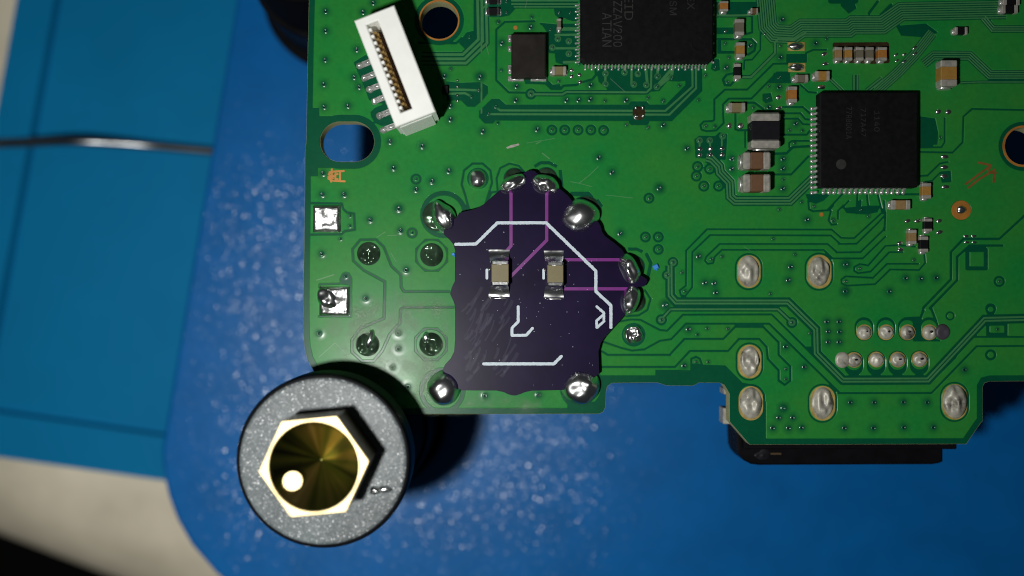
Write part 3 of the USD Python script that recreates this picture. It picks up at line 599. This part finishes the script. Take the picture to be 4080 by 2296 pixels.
# small bare solder bumps
def bumps(ss, rx, ry, h, look='bright_solder', rot=0.0):
    for i, (x, y) in enumerate(P(ss)): part(board, 'solder_bump', blob(x, y, rx, ry, h, 1, i + int(abs(x)), .12, rot, nr=6, na=16), look, True)
bumps('A2 1215,905 1215,985', 10, 9, 6); bumps('A2 1320,965 1325,1055', 10, 9, 6); bumps('A1 2005,1035 2005,1115 2005,1225 2005,1300', 7, 7, 6)
bumps('B3 605,625 740,622 890,620 605,702 740,702 890,702', 11, 10, 7); bumps('B3 985,325 1130,325', 13, 14, 7)
bumps('A3 935,405 1440,440 1080,755', 8, 5, 5, rot=.6); bumps('A3 2205,695 2215,820 1620,1250 1620,1390 C4 1080,260 1210,260 1485,260 1490,405 980,545 985,630', 14, 9, 6, rot=.25)
bumps('A4 935,705 1040,700 945,780 1040,790 1175,610 1175,690', 11, 6, 5, rot=.5); bumps('B4 1475,145 1605,150', 13, 11, 6); bumps('B4 1560,725 1555,860 1555,975 1565,1110', 16, 9, 6)
bumps('C4 1830,455 1930,455 1835,535 1935,535', 12, 6, 5); bumps('A3 2165,1120', 18, 10, 8)
for s, k in (('A3 1840,600', 0), ('A3 1850,870', 1)):
    (x, y), = P(s); p = part(board, 'solder_land', cbox(x, y, 0, 4, 68, 36, 1), 'flux_brass', 30); part(p, 'solder_drop', blob(x - 2, y, 32, 16, 16, 3, 70 + k, .05), 'bright_solder', True)
# burnt filter joint on the differential pair
(x, y), = P('B2 2080,155'); p = part(board, 'dark_patch', blob(x, y, 26, 27, 3.5, 1, 5, .2, flat=4), 'dark_patch', True, label='dark burnt flux patch with four solder points')
for s in ('B2 2035,100', 'B2 2125,100', 'B2 2040,208', 'B2 2130,205'):
    (x, y), = P(s); part(p, 'solder_bump', blob(x, y, 8, 10, 9, 2, 4, nr=6, na=16), 'bright_solder', True)
(x, y), = P('A1 1850,1165'); part(board, 'filter_chip', cbox(x, y, 0, 18, 24, 34, 2), 'resistor_black', 30, label='tiny black filter beside the white connector')

# ------------------------------------------------------------------ chip capacitors, resistors, inductor
def chip_part(s, w, h, look, name='capacitor', H=0.5, ends='tin', label=None, tfrac=.24, b=2.5):
    """Two-terminal part: s = where its top shows, w x h as seen; the terminals sit on the long ends."""
    (x, y), = P(s); k = (D - H * 53) / D; x, y, w, h = x * k, y * k, w / 3.22 * k, h / 3.22 * k
    Z = H * 53; long = max(w, h); horiz = w >= h
    bw, bh = (w - 2 * long * tfrac + 3, h - 2) if horiz else (w - 2, h - 2 * long * tfrac + 3)
    p = part(board, name, cbox(x, y, 1, Z - 1, bw, bh, b * .6), look, 30, label=label)
    for sg in (-1, 1):
        t_ = long * tfrac
        tx, ty = (x + sg * (w / 2 - t_ / 2), y) if horiz else (x, y + sg * (h / 2 - t_ / 2))
        part(p, 'terminal', cbox(tx, ty, 0.5, Z, t_ if horiz else w, h if horiz else t_, b), ends, 30)
        fx, fy = (x + sg * (w / 2 + 2), y) if horiz else (x, y + sg * (h / 2 + 2))
        part(p, 'solder_fillet', blob(fx, fy, 7 if horiz else w * .46, h * .46 if horiz else 7, Z * .45, .5, 3, .1, nr=5, na=14), 'pin_metal', True)
    return p
R = 'resistor_black'
chip_part('A2 210,142', 165, 95, R, 'resistor', .35, 'bright_tin'); chip_part('A2 210,-2', 165, 95, R, 'resistor', .35, 'bright_tin')
chip_part('A2 1055,305', 60, 140, 'ceramic_grey'); chip_part('A2 1055,905', 185, 112, 'ceramic_olive', H=.6)
chip_part('A3 920,75', 112, 130, 'ceramic_orange', label='orange capacitor beside the large chip'); chip_part('A3 1310,137', 92, 75, 'ceramic_brown'); chip_part('A3 1120,345', 120, 210, 'ceramic_grey', H=.6)
chip_part('A3 1132,635', 115, 190, 'ceramic_gold', H=.6); chip_part('A3 1092,912', 92, 195, R, 'resistor', .4); chip_part('A3 1915,1005', 172, 100, 'ceramic_grey'); chip_part('A3 2185,970', 185, 122, 'ceramic_gold', H=.6)
chip_part('A3 1800,1210', 118, 205, 'ceramic_orange', H=.6); chip_part('A3 1085,1378', 215, 122, 'ceramic_olive', H=.6)
for i, (xx, lk) in enumerate(((200, 'ceramic_tan'), (330, 'ceramic_gold'), (475, 'ceramic_grey'), (605, 'ceramic_grey'), (765, 'ceramic_orange'))): chip_part(f'A4 {xx},688', 98 if i < 4 else 120, 172, lk, H=.55)
part(board, 'dark_patch', slab(poly('A4 120,550 840,545 850,810 640,820 130,800', 8), 0, TZ + .8, 2), 'dark_patch', 30)  # flat dark patch round the row of five capacitors
chip_part('A4 1618,935', 215, 335, 'ceramic_gold', H=.9, label='large gold brown capacitor right of the row of five', tfrac=.27, b=4)
chip_part('A4 1775,393', 165, 98, R, 'resistor', .4); chip_part('A4 2420,15', 220, 95, R, 'resistor', .4); chip_part('A4 2400,115', 210, 110, R, 'resistor', .4)
chip_part('B3 1458,382', 375, 455, 'ferrite', 'inductor', 1.3, 'tin', 'black inductor with two wide grey ends', tfrac=.245, b=7)
chip_part('B3 1345,770', 352, 222, 'ceramic_brown', H=1.2, label='upper of two brown capacitors below the black inductor', tfrac=.28, b=6)
chip_part('B3 1345,1058', 352, 228, 'ceramic_brown', H=1.2, label='lower of two brown capacitors below the black inductor', tfrac=.28, b=6)
chip_part('B4 1330,1160', 122, 200, 'ceramic_gold', H=.55); chip_part('B4 1000,1340', 245, 122, 'ceramic_tan', H=.55)
chip_part('C4 1350,312', 108, 170, R, 'resistor', .4); chip_part('C4 1150,465', 105, 185, 'ceramic_tan', H=.55); chip_part('C4 1297,560', 112, 205, R, 'resistor', .4)

# ------------------------------------------------------------------ packages
def lettering(parent, text, px, py, hgt, zmm, look, length=None):
    """Text running downwards in the view, letter tops to the right; px,py = its start, at the letters' foot line."""
    m = meshkit.text_mesh(text, hgt, 0.35)
    if length: m.apply_scale([length / m.extents[0], 1, 1])
    m.apply_transform(trimesh.transformations.rotation_matrix(-math.pi / 2, [0, 0, 1]))
    q = loc(px, py, zmm); m.apply_translation([q[0], q[1], q[2] + .05])
    part(parent, 'marking', m, look, False)
def body(x0, y0, x1, y1, H, look, label, b=4, chamfer=0):
    k = (D - H * 53) / D
    g = sbox((x0 - CX) * k, (CY - y1) * k, (x1 - CX) * k, (CY - y0) * k)
    if chamfer: g = g.buffer(-chamfer, join_style=2).buffer(chamfer, quad_segs=1)
    m = cat(slab(g.buffer(-b), H * 53 - b * .8, H * 53, b), slab(g, 2.5, H * 53 - b * .8, 0))
    return part(board, 'chip', m, look, 20, label=label)
c1 = body(2314, -215, 2843, 247, 1.0, 'epoxy', 'large black chip with fine pins at the top edge', 6, 14)
H1 = 1.0
def pin_row(chip, n, start, step, side, big=lambda i: i % 2 == 0, L=16, w=6.5):
    """Gull-wing pins along one side: side is the outward direction."""
    for i in range(n):
        x, y = start[0] + step[0] * i, start[1] + step[1] * i; l = L if big(i) else L * .6
        dx, dy = side; ww = w if big(i) else w * .75
        foot = cbox(x + dx * l / 2, y + dy * l / 2, 1.5, 6, l if dx else ww, l if dy else ww, 1.4)
        knee = cbox(x + dx * 2, y + dy * 2, 3, 20, 5 if dx else ww, 5 if dy else ww, 1.4)
        toe = blob(x + dx * l, y + dy * l, ww * .8, ww * .8, 5, 1, i, .1, nr=4, na=10)
        part(chip, 'pin', cat(foot, knee, toe), 'pin_metal', 30)
k1 = (D - 53) / D
pin_row(c1, 37, ((2336 - CX) * k1, (CY - 247) * k1), (13.5 * k1, 0), (0, -1), L=17)
pin_row(c1, 19, ((2314 - CX) * k1, (CY - 5) * k1), (0, -12.8 * k1), (-1, 0), L=15)
pin_row(c1, 19, ((2843 - CX) * k1, (CY - 5) * k1), (0, -12.8 * k1), (1, 0), lambda i: i % 3 == 0, L=11)
lettering(c1, 'ATIAN', 2400, 50, 36, 1.0, 'marking_grey', 133); lettering(c1, 'ZZAV200', 2444, 2, 34, 1.0, 'marking_grey', 180); lettering(c1, 'EID', 2488, -22, 34, 1.0, 'marking_grey', 96)
lettering(c1, 'SM', 2668, 2, 28, 1.0, 'marking_faint', 56); lettering(c1, 'EX', 2738, -18, 28, 1.0, 'marking_faint', 52)
q = loc(2783, 176, 1.0); part(c1, 'pin_mark', lathe([(30, q[2] + .1), (27, q[2] + .6), (24, q[2] + .1)], q[0], q[1], 32), 'epoxy', 30)
c2 = body(3267, 367, 3657, 747, 0.9, 'epoxy', 'square black chip at the right with a grey dot', 5, 4)
k2 = (D - .9 * 53) / D
pin_row(c2, 17, ((3267 - CX) * k2, (CY - 424) * k2), (0, -21.2 * k2), (-1, 0), lambda i: True, 16, 10)
pin_row(c2, 16, ((3298 - CX) * k2, (CY - 747) * k2), (21.4 * k2, 0), (0, -1), lambda i: True, 15, 11)
lettering(c2, '77R8001A', 3371, 425, 22, .9, 'marking_faint', 125); lettering(c2, '717A47', 3430, 430, 20, .9, 'marking_faint', 110); lettering(c2, '1140', 3484, 440, 20, .9, 'marking_faint', 80)
q = loc(3352, 655, .9); part(c2, 'pin_mark', lathe([(20, q[2] + .05), (19, q[2] + .5), (0, q[2] + .5)], q[0], q[1], 32), 'marking_grey', 30)
c3 = body(2037, 134, 2175, 308, 0.8, 'brown_epoxy', 'small dark brown regulator chip with silver lands below', 5)
for x0, y0, x1, y1 in ((400, 985, 605, 1048), (690, 985, 890, 1048), (400, 455, 450, 545), (400, 600, 450, 668), (400, 840, 450, 950)):
    (a, b_), (c_, d_) = P(f'A2 {x0},{y0} {x1},{y1}')
    part(c3, 'lead', cat(cbox((a + c_) / 2, (b_ + d_) / 2, 1, 7, abs(c_ - a), abs(d_ - b_), 2), blob((a + c_) / 2, (b_ + d_) / 2, abs(c_ - a) * .45, abs(d_ - b_) * .4, 6, 5, x0, .1)), 'pin_metal', 40)

# ------------------------------------------------------------------ white flat-cable connector
HC = 4.1
TL, TR, BR, BL = (loc(x, y, HC)[:2] for x, y in ((1411, 82), (1570, 20), (1734, 445), (1567, 509)))
eu = (TR - TL) / np.linalg.norm(TR - TL); ev = np.array([eu[1], -eu[0]])
Wc, Lc = np.linalg.norm(TR - TL), (np.linalg.norm(BL - TL) + np.linalg.norm(BR - TR)) / 2
def uv(u, v): return tuple(TL + eu * u + ev * v)
def uvrect(u0, v0, u1, v1): return Polygon([uv(u0, v0), uv(u1, v0), uv(u1, v1), uv(u0, v1)])
ZC = HC * 53
shell = uvrect(0, 0, Wc, Lc); slot_u = (36, 84); slot_v = (30, Lc - 42)
cut = uvrect(slot_u[0], slot_v[0], slot_u[1], slot_v[1])
conn_m = cat(slab(shell.buffer(-4).difference(cut.buffer(3, join_style=2)), ZC - 4, ZC, 4), slab(shell.difference(cut.buffer(-0.5)), 1.2 * 53, ZC - 4, 0), slab(uvrect(6, 6, Wc - 3, Lc - 8), 0.5, 1.2 * 53 + .5, 0))
# lead-in slope round the slot
conn = part(board, 'ribbon_connector', conn_m, 'white_nylon', 20, label='white ribbon cable connector standing tilted at upper left')
part(conn, 'slot_floor', slab(cut, 1.25 * 53, 1.5 * 53, 0), 'ceramic_brown', 30)
n_c = 12; pitch = (slot_v[1] - slot_v[0] - 42) / n_c
def ubox(u0, u1, v0, v1, z0, z1, b=2):
    cu, cv = (u0 + u1) / 2, (v0 + v1) / 2; a = math.atan2(eu[1], eu[0]); p_ = uv(cu, cv)
    return cbox(p_[0], p_[1], z0, z1, abs(u1 - u0), abs(v1 - v0), b, a)
for i in range(n_c + 1):
    v = slot_v[0] + 22 + pitch * (i - .5)
    part(conn, 'rib', ubox(slot_u[0] - 1, slot_u[0] + 13, v + pitch * .28, v + pitch * .72, 1.5 * 53, ZC - 5, 2), 'white_nylon', 30)
for i in range(n_c):
    v = slot_v[0] + 22 + pitch * i
    part(conn, 'contact', cat(ubox(slot_u[0] + 2, slot_u[0] + 30, v + pitch * .28, v + pitch * .72, 1.6 * 53, 3.3 * 53, 3), ubox(slot_u[0] + 14, slot_u[0] + 26, v + pitch * .3, v + pitch * .7, 3.2 * 53, 3.8 * 53, 3)), 'contact_gold', 30)
part(conn, 'end_step', ubox(12, Wc - 16, Lc - 10, Lc + 2, .6, ZC * .86, 3), 'white_nylon', 30)
for i, s in enumerate(('A1 800,830', 'A1 862,985', 'A1 930,1130', 'A1 992,1282', 'B1 1055,180', 'B1 1105,365')):
    (x, y), = P(s); a = math.atan2(eu[1], eu[0])
    part(conn, 'solder_tail', cat(cbox(x + 8, y + 3, 1.5, 7, 68, 24, 2, a), blob(x - 14, y - 6, 16, 14, 15, 3, 80 + i, .15, a), blob(x + 18, y + 6, 18, 9, 12, 3, 90 + i, .15, a)), 'pin_metal', 40)

# ------------------------------------------------------------------ socket hanging under the lower right edge
def under(px, py, z): return loc(px, py, z)
sock = [(2932, 1700), (2936, 1790), (2944, 1812), (2962, 1834), (2990, 1848), (3020, 1852), (3712, 1849), (3740, 1844), (3753, 1838), (3753, 1700)]
gs = Polygon([tuple(loc(x, y, -2.2)[:2]) for x, y in sock])
sp = part(board, 'socket', cat(slab(gs.buffer(-8), -2.0 * 53 - 6, -2.0 * 53, 8), slab(gs, -5 * 53, -2.0 * 53 - 6, 0)), 'black_plastic', 25, label='black socket showing below the lower right board edge')
q0, q1 = loc(2960, 1775, -1.6), loc(3804, 1788, -1.6)
part(sp, 'flange', cbox((q0[0] + q1[0]) / 2, (q0[1] + q1[1]) / 2 + 14, -2.1 * 53, -1.25 * 53, q1[0] - q0[0], 40, 4), 'black_plastic', 30)
for x, y, w, h in ((2886, 1655, 20, 66), (2884, 1557, 12, 26)):
    q = loc(x, y, -1.7); part(sp, 'shield_tab', cbox(q[0] + 8, q[1], -2.6 * 53, -1.25 * 53, w + 16, h, 3), 'tin', 30)
q = loc(3053, 1822, -2.0); plain('aged_contact', (0.06, 0.035, 0.015), 0.5); part(sp, 'contact', cbox(q[0] + 40, q[1] + 14, q[2] - 2, q[2] + 1.5, 44, 8, 1), 'aged_contact', 30)
q = loc(3040, 1815, -2.0); part(sp, 'worn_patch', blob(q[0], q[1], 34, 24, 3, q[2] - .5, 8, .3, lump=.8), 'ferrite', True)

# ------------------------------------------------------------------ purple add-on board
ZP0, ZP = 3.5, 0.78 * 53
def pp(px, py): return tuple(loc(px, py, 0.78)[:2])
PUR = [(1830, 847), (1877, 837), (1900, 830), (1922, 818), (1945, 797), (2002, 748), (2030, 745), (2056, 728), (2070, 700), (2085, 690), (2099, 682), (2115, 679), (2130, 681), (2145, 694), (2146, 712), (2160, 735), (2188, 745), (2216, 739), (2266, 782), (2280, 800),
       (2384, 885), (2394, 902), (2400, 925), (2412, 942), (2440, 962), (2478, 993), (2490, 1014), (2486, 1040), (2495, 1068), (2520, 1092), (2556, 1098), (2578, 1112), (2580, 1122), (2568, 1142), (2530, 1145), (2500, 1165), (2488, 1195), (2490, 1225), (2502, 1243), (2409, 1346), (2394, 1368), (2385, 1402), (2388, 1489),
       (2375, 1500), (2340, 1505), (2290, 1520), (2262, 1554), (2235, 1555), (2160, 1557), (2117, 1558), (2090, 1564), (2074, 1571), (2055, 1577), (2040, 1576), (2022, 1571), (2009, 1564), (1978, 1557), (1900, 1557), (1840, 1556), (1815, 1545), (1795, 1500), (1762, 1478), (1772, 1455), (1795, 1430), (1809, 1402), (1813, 1355), (1813, 1240), (1811, 1215), (1806, 1200), (1793, 1172), (1800, 1145), (1812, 1120), (1813, 999), (1806, 974), (1790, 955), (1768, 934), (1770, 905), (1800, 880), (1822, 862)]
pur = Polygon([pp(*p) for p in PUR]).buffer(0)
O0 = pp(2180, 1250)
purple = thing('purple_add_on_board', 'dark purple add-on board with a white line face, soldered onto the green board', 'circuit board', (O0[0], O0[1], ZP0))
part(purple, 'core', slab(pur, ZP0, ZP - 4, 0, True), 'purple_edge', 30)
part(purple, 'mask', slab(pur.buffer(-1), ZP - 4, ZP, 1), 'purple_mask', 30)
def pline(pts, w, z, t, look, name, cap=1, label=None, rough=0.0):
    g = LineString([pp(*p) for p in pts])
    if rough:
        s = np.arange(0, g.length, 5.0); c = np.array([g.interpolate(k).coords[0] for k in s]); g2 = unary_union([Point(*(p_ + rng.normal(0, rough * .5, 2))).buffer(w / 2 * (1 + rng.normal(0, .05)), quad_segs=3) for p_ in c]); g = unary_union([g.buffer(w / 2 - .8, cap_style=cap), g2])
    else: g = g.buffer(w / 2, cap_style=cap, join_style=2)
    part(purple, name, slab(g, z, z + t, .4), look, 30, label=label)
for pts in ([(2036, 740), (2036, 980), (2012, 1008)], [(2178, 735), (2178, 958), (2036, 1101)], [(2245, 1035), (2500, 1035)], [(2230, 1151), (2515, 1151)]): pline(pts, 12.5, ZP - .2, 1.0, 'purple_over_copper', 'copper_trace', 2)
pline([(1816, 974), (1896, 973), (1982, 888), (2176, 888), (2374, 1080), (2374, 1161), (2434, 1217), (2434, 1305)], 12.5, ZP + .5, 1.2, 'silkscreen', 'printed_hairline', label='white printed hair line', rough=.9)
pline([(2065, 1223), (2065, 1282), (2040, 1307), (2040, 1337), (2097, 1336), (2122, 1308)], 11.5, ZP + .5, 1.2, 'silkscreen', 'printed_nose', label='white printed nose', rough=.4)
pline([(2378, 1222), (2406, 1247), (2406, 1281), (2378, 1306), (2377, 1278), (2402, 1256)], 10.5, ZP + .5, 1.2, 'silkscreen', 'printed_ear', label='white printed ear', rough=.4)
pline([(1927, 1450), (2207, 1450), (2237, 1420)], 12.5, ZP + .5, 1.2, 'silkscreen', 'printed_mouth', label='white printed mouth', rough=.6)
pline([(1940, 1076), (1940, 1109)], 10, ZP + .5, 1.2, 'silkscreen', 'printed_mark'); pline([(2166, 1076), (2166, 1109)], 10, ZP + .5, 1.2, 'silkscreen', 'printed_mark')
# the two eyes
for i, (x0, x1, y0, y1, lb) in enumerate(((1957, 2028, 1036, 1141, 'left eye capacitor'), (2180, 2246, 1040, 1143, 'right eye capacitor'))):
    Hc = 0.78 + 0.9; k = (D - Hc * 53) / D
    ax, bx, ay, by = (x0 - CX) * k, (x1 - CX) * k, (CY - y1) * k, (CY - y0) * k; mx, my = (ax + bx) / 2, (ay + by) / 2; w = bx - ax; h = by - ay; zt = Hc * 53
    cp = part(purple, 'capacitor', cbox(mx, my, ZP + 1, zt - 1, w - 2, h * .70, 2), 'ceramic_olive', 30, label=lb)
    for sg in (-1, 1): part(cp, 'terminal', cbox(mx, my + sg * (h / 2 - 11), ZP + .5, zt + 1, w, 22, 6), 'bright_tin', 40)
    for sg in (-1, 1):
        # concave solder fillet sloping from the terminal's end down to the land
        n = 9; us = np.linspace(-1, 1, 9); vs = np.linspace(0, 1, n)
        L = 44
        G = np.array([[(mx - 4 + u * (w * .5 + 7 * v_ ** .5), my + sg * (h / 2 - 3 + L * v_), ZP + .8 + (zt - ZP - 8) * (1 - v_) ** 2.2 * (1 - .25 * u * u) + 7 * (meshkit.fbm(np.array([u * 2.2 + i * 5 + sg * 9, v_ * 4, 0.3]), 2, 3) - .3)) for u in us] for v_ in vs])
        m = grid_mesh(G)
        if m.face_normals[:, 2].mean() < 0: m.invert()
        part(cp, 'solder_fillet', m, 'solder', True)
    part(cp, 'solder_rim', cat(blob(mx - w / 2 - 7, my + 16, 6, 9, 8, ZP, i, .2), blob(mx - w / 2 - 4, my - h / 2 - 46, 6, 5, 5, ZP, i + 4, .2), blob(mx + 4, my - h / 2 - 48, w * .45, 4, 4, ZP, i + 8, .2)), 'solder', True)
# solder joints on the edge
JOINTS = [((1764, 864), 46, 72, 42, .45, 'solder joint at the upper left corner of the purple board'), ((2314, 860), 80, 70, 52, .2, 'large domed solder joint at the upper right corner'), ((1766, 1552), 70, 70, 54, .6, 'dark domed solder joint at the lower left corner'), ((2316, 1540), 74, 74, 46, .4, 'solder joint at the lower right corner'),
          ((2046, 732), 60, 38, 42, .5, None), ((2172, 736), 58, 42, 42, -.45, None), ((2508, 1072), 42, 64, 42, .45, None), ((2512, 1194), 40, 64, 42, -.35, None)]
for i, ((x, y), rx, ry, h, ro, lb) in enumerate(JOINTS):
    q = loc(x, y, 0.7); part(purple, 'solder_joint', blob(q[0], q[1], rx, ry, h + 22, ZP0 - 1 + (18 if i > 3 else 6), 100 + i, .10, ro, 2.4, .07 if i in (1, 2) else .12, 16, 48), 'solder', True, label=lb)
# rim spurs and lands beside the joints
for i, ((x, y), r) in enumerate((((1742, 862), 62), ((1768, 1556), 62), ((2320, 1545), 64), ((2333, 846), 66), ((2050, 712), 44), ((2176, 712), 46), ((2526, 1062), 44), ((2530, 1200), 44))):
    q = loc(x, y, 0); p = part(board, 'contact_land', slab(Point(q[0], q[1]).buffer(r), 0, TZ + .3, 1), 'mask_over_fibre', 30)
    part(p, 'solder_fill', blob(q[0], q[1], r - 3, r - 3, 8, TZ, 120 + i, .02, flat=3, lump=.9, nr=14, na=40), 'pool_solder', True)
# wipe marks left in the lower left
wipes = []
for k in range(46):
    x, y = rng.uniform(1835, 2010), rng.uniform(1190, 1520); L_ = rng.uniform(25, 110); a = rng.uniform(.9, 1.35)
    pts = [pp(x + t_ * L_ * math.cos(a) + 8 * math.sin(t_ * 2.5), y - t_ * L_ * math.sin(a)) for t_ in np.linspace(0, 1, 6)]
    g = LineString(pts).buffer(rng.uniform(1.0, 7.0), cap_style=2).intersection(pur.buffer(-6))
    if not g.is_empty and g.area > 5: wipes.append(slab(g, ZP + .05 + k * .004, ZP + .3 + k * .004, .1))
part(purple, 'wipe_marks', cat(*wipes), 'wipe', 30, kind='stuff', label='faint pale wipe marks at the lower left of the purple board')
# dust on the purple board
dust = []
for _ in range(75):
    x, y = rng.uniform(1830, 2380), rng.uniform(960, 1540)
    if rng.random() < .5: x, y = rng.normal(2080, 110), rng.normal(1120, 70)
    q = pp(x, y)
    if pur.buffer(-6).contains(Point(q)): r = rng.uniform(.8, 2.2); dust.append(blob(q[0], q[1], r, r, r * 1.1, ZP, int(x), nr=3, na=7))
part(purple, 'dust', cat(*dust), 'silkscreen', True, kind='stuff', label='fine pale specks scattered on the purple board')

# ------------------------------------------------------------------ magnetic pillars
def hexa(cx, cy, r, a0): return Polygon([(cx + r * math.cos(a0 + k * math.pi / 3), cy + r * math.sin(a0 + k * math.pi / 3)) for k in range(6)])
def pillar(cx, cy, label, nut_off=(0, 0), zr=2.2, zc_=5.0):
    z0 = Z_MAT * 53
    t = thing('clamp_pillar', label, 'clamp', (cx, cy, z0), 'black magnetic clamp pillars holding the board')
    m = 53.0
    def ringpart(name, r, za, zb, b, look, ri=1.8 * 53):
        return part(t, name, lathe([(ri, za), (r - b, za), (r, za + b), (r, zb - b), (r - b * .5, zb - b * .15), (r - b, zb), (ri, zb)], cx, cy, 96), look, 40)
    ringpart('base_flange', 7.0 * m, z0 + .5, z0 + 1.0 * m, 12, 'black_plastic'); ringpart('base_ring', 6.1 * m, z0 + 1.0 * m, -9.3 * m, 14, 'black_plastic'); ringpart('lower_ring', 5.6 * m, -9.3 * m, -1.25 * m, 14, 'black_rubber')
    part(t, 'shaft', lathe([(0, z0), (1.75 * m, z0), (1.75 * m, zc_ * m), (0, zc_ * m)], cx, cy, 40), 'tin', 40)
    ringpart('upper_ring', 5.5 * m, .06 * m, zr * m, 14, 'black_rubber')
    cap = ringpart('cap', 6.1 * m, zr * m, zc_ * m, 16, 'black_plastic')
    n = 40; rr_ = np.linspace(0, 5.86 * m, n); th = np.linspace(0, 2 * np.pi, 145)
    G = np.array([[(cx + r * math.cos(a), cy + r * math.sin(a), zc_ * m + 2.5 - (6 if r > 5.8 * m else 0)) for a in th] for r in rr_])
    q = (G.reshape(-1, 3)[:, :2] - [cx, cy]) / 7.0
    nz = meshkit.fbm(np.c_[q, q[:, 0] * 0], 3, 11).reshape(G.shape[:2]); G[..., 2] += 2.6 * (nz - .5)
    pad = grid_mesh(G); pad.merge_vertices(digits_vertex=4); pad.fix_normals()
    if pad.face_normals[:, 2].mean() < 0: pad.invert()
    part(cap, 'pad', pad, 'grey_pad', True, label='grey grained pad on top of the cap')
    nx, ny = cx + nut_off[0], cy + nut_off[1]; zb, zt = zc_ * m, (zc_ + 3.6) * m; r = 3.62 * m; a0 = math.radians(5.5)
    hx = hexa(nx, ny, r, a0).buffer(-6).buffer(6); ro = 2.99 * m
    hole = Point(nx, ny).buffer(ro, quad_segs=16)
    nut = part(t, 'nut', slab(hx.buffer(-3).difference(hole), zt - 3, zt, 3), 'brass', 25, label='brass hexagon nut')
    part(nut, 'side_faces', slab(hx.difference(hole.buffer(1)), zb, zt - 3.2, 0), 'shaded_brass', 25)
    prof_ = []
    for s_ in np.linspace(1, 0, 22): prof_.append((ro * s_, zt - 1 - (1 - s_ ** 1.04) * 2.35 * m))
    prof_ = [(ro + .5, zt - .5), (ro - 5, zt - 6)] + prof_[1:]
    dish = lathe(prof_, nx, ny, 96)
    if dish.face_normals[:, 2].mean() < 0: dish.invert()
    part(nut, 'countersink', dish, 'painted_reflection_brass', 40)
    # facet added on the cone's lower left wall, tilted to mirror the flash
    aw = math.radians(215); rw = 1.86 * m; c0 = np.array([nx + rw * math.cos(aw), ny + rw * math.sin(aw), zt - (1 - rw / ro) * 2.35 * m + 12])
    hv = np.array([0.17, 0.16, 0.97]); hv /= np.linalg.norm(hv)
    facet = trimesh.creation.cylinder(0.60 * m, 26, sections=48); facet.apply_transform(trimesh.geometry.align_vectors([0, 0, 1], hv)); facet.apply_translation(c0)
    part(nut, 'glint_facet', facet, 'brass', 30)
    return t
q = loc(1287, 1838, 5.0); qn = loc(1250, 1860, 8.6)
pillar(q[0], q[1], 'black round clamp pillar with grey pad and brass nut at the board corner', (qn[0] - q[0], qn[1] - q[1]))
pillar(-868, 1456, 'black round clamp pillar behind the top left board edge, only its base showing', (0, 0), 1.0, 2.5)
q = loc(1512, 1955, 5.1)
part(None, 'solder_splash', cat(blob(q[0] - 16, q[1], 22, 17, 18, q[2], 3, .2), blob(q[0] + 20, q[1] + 5, 25, 15, 15, q[2], 9, .2)), 'solder', True, label='small dark shiny solder splash on the grey pad beside the nut', cat='solder')
for (x, y), r, lb in (((2612, 1064), 13, 'bright blue plastic crumb right of the purple board'), ((1806, 1013), 7, 'tiny blue plastic crumb at the left edge of the purple board')):
    q = loc(x, y, .1); part(None, 'plastic_crumb', cat(cbox(q[0], q[1], TZ, TZ + r, r * 1.7, r * 1.5, 3, .4), blob(q[0] + 3, q[1] - 5, r * .7, r * .8, r * .8, TZ, 4, .3)), 'crumb_blue', 20, label=lb, cat='crumb')
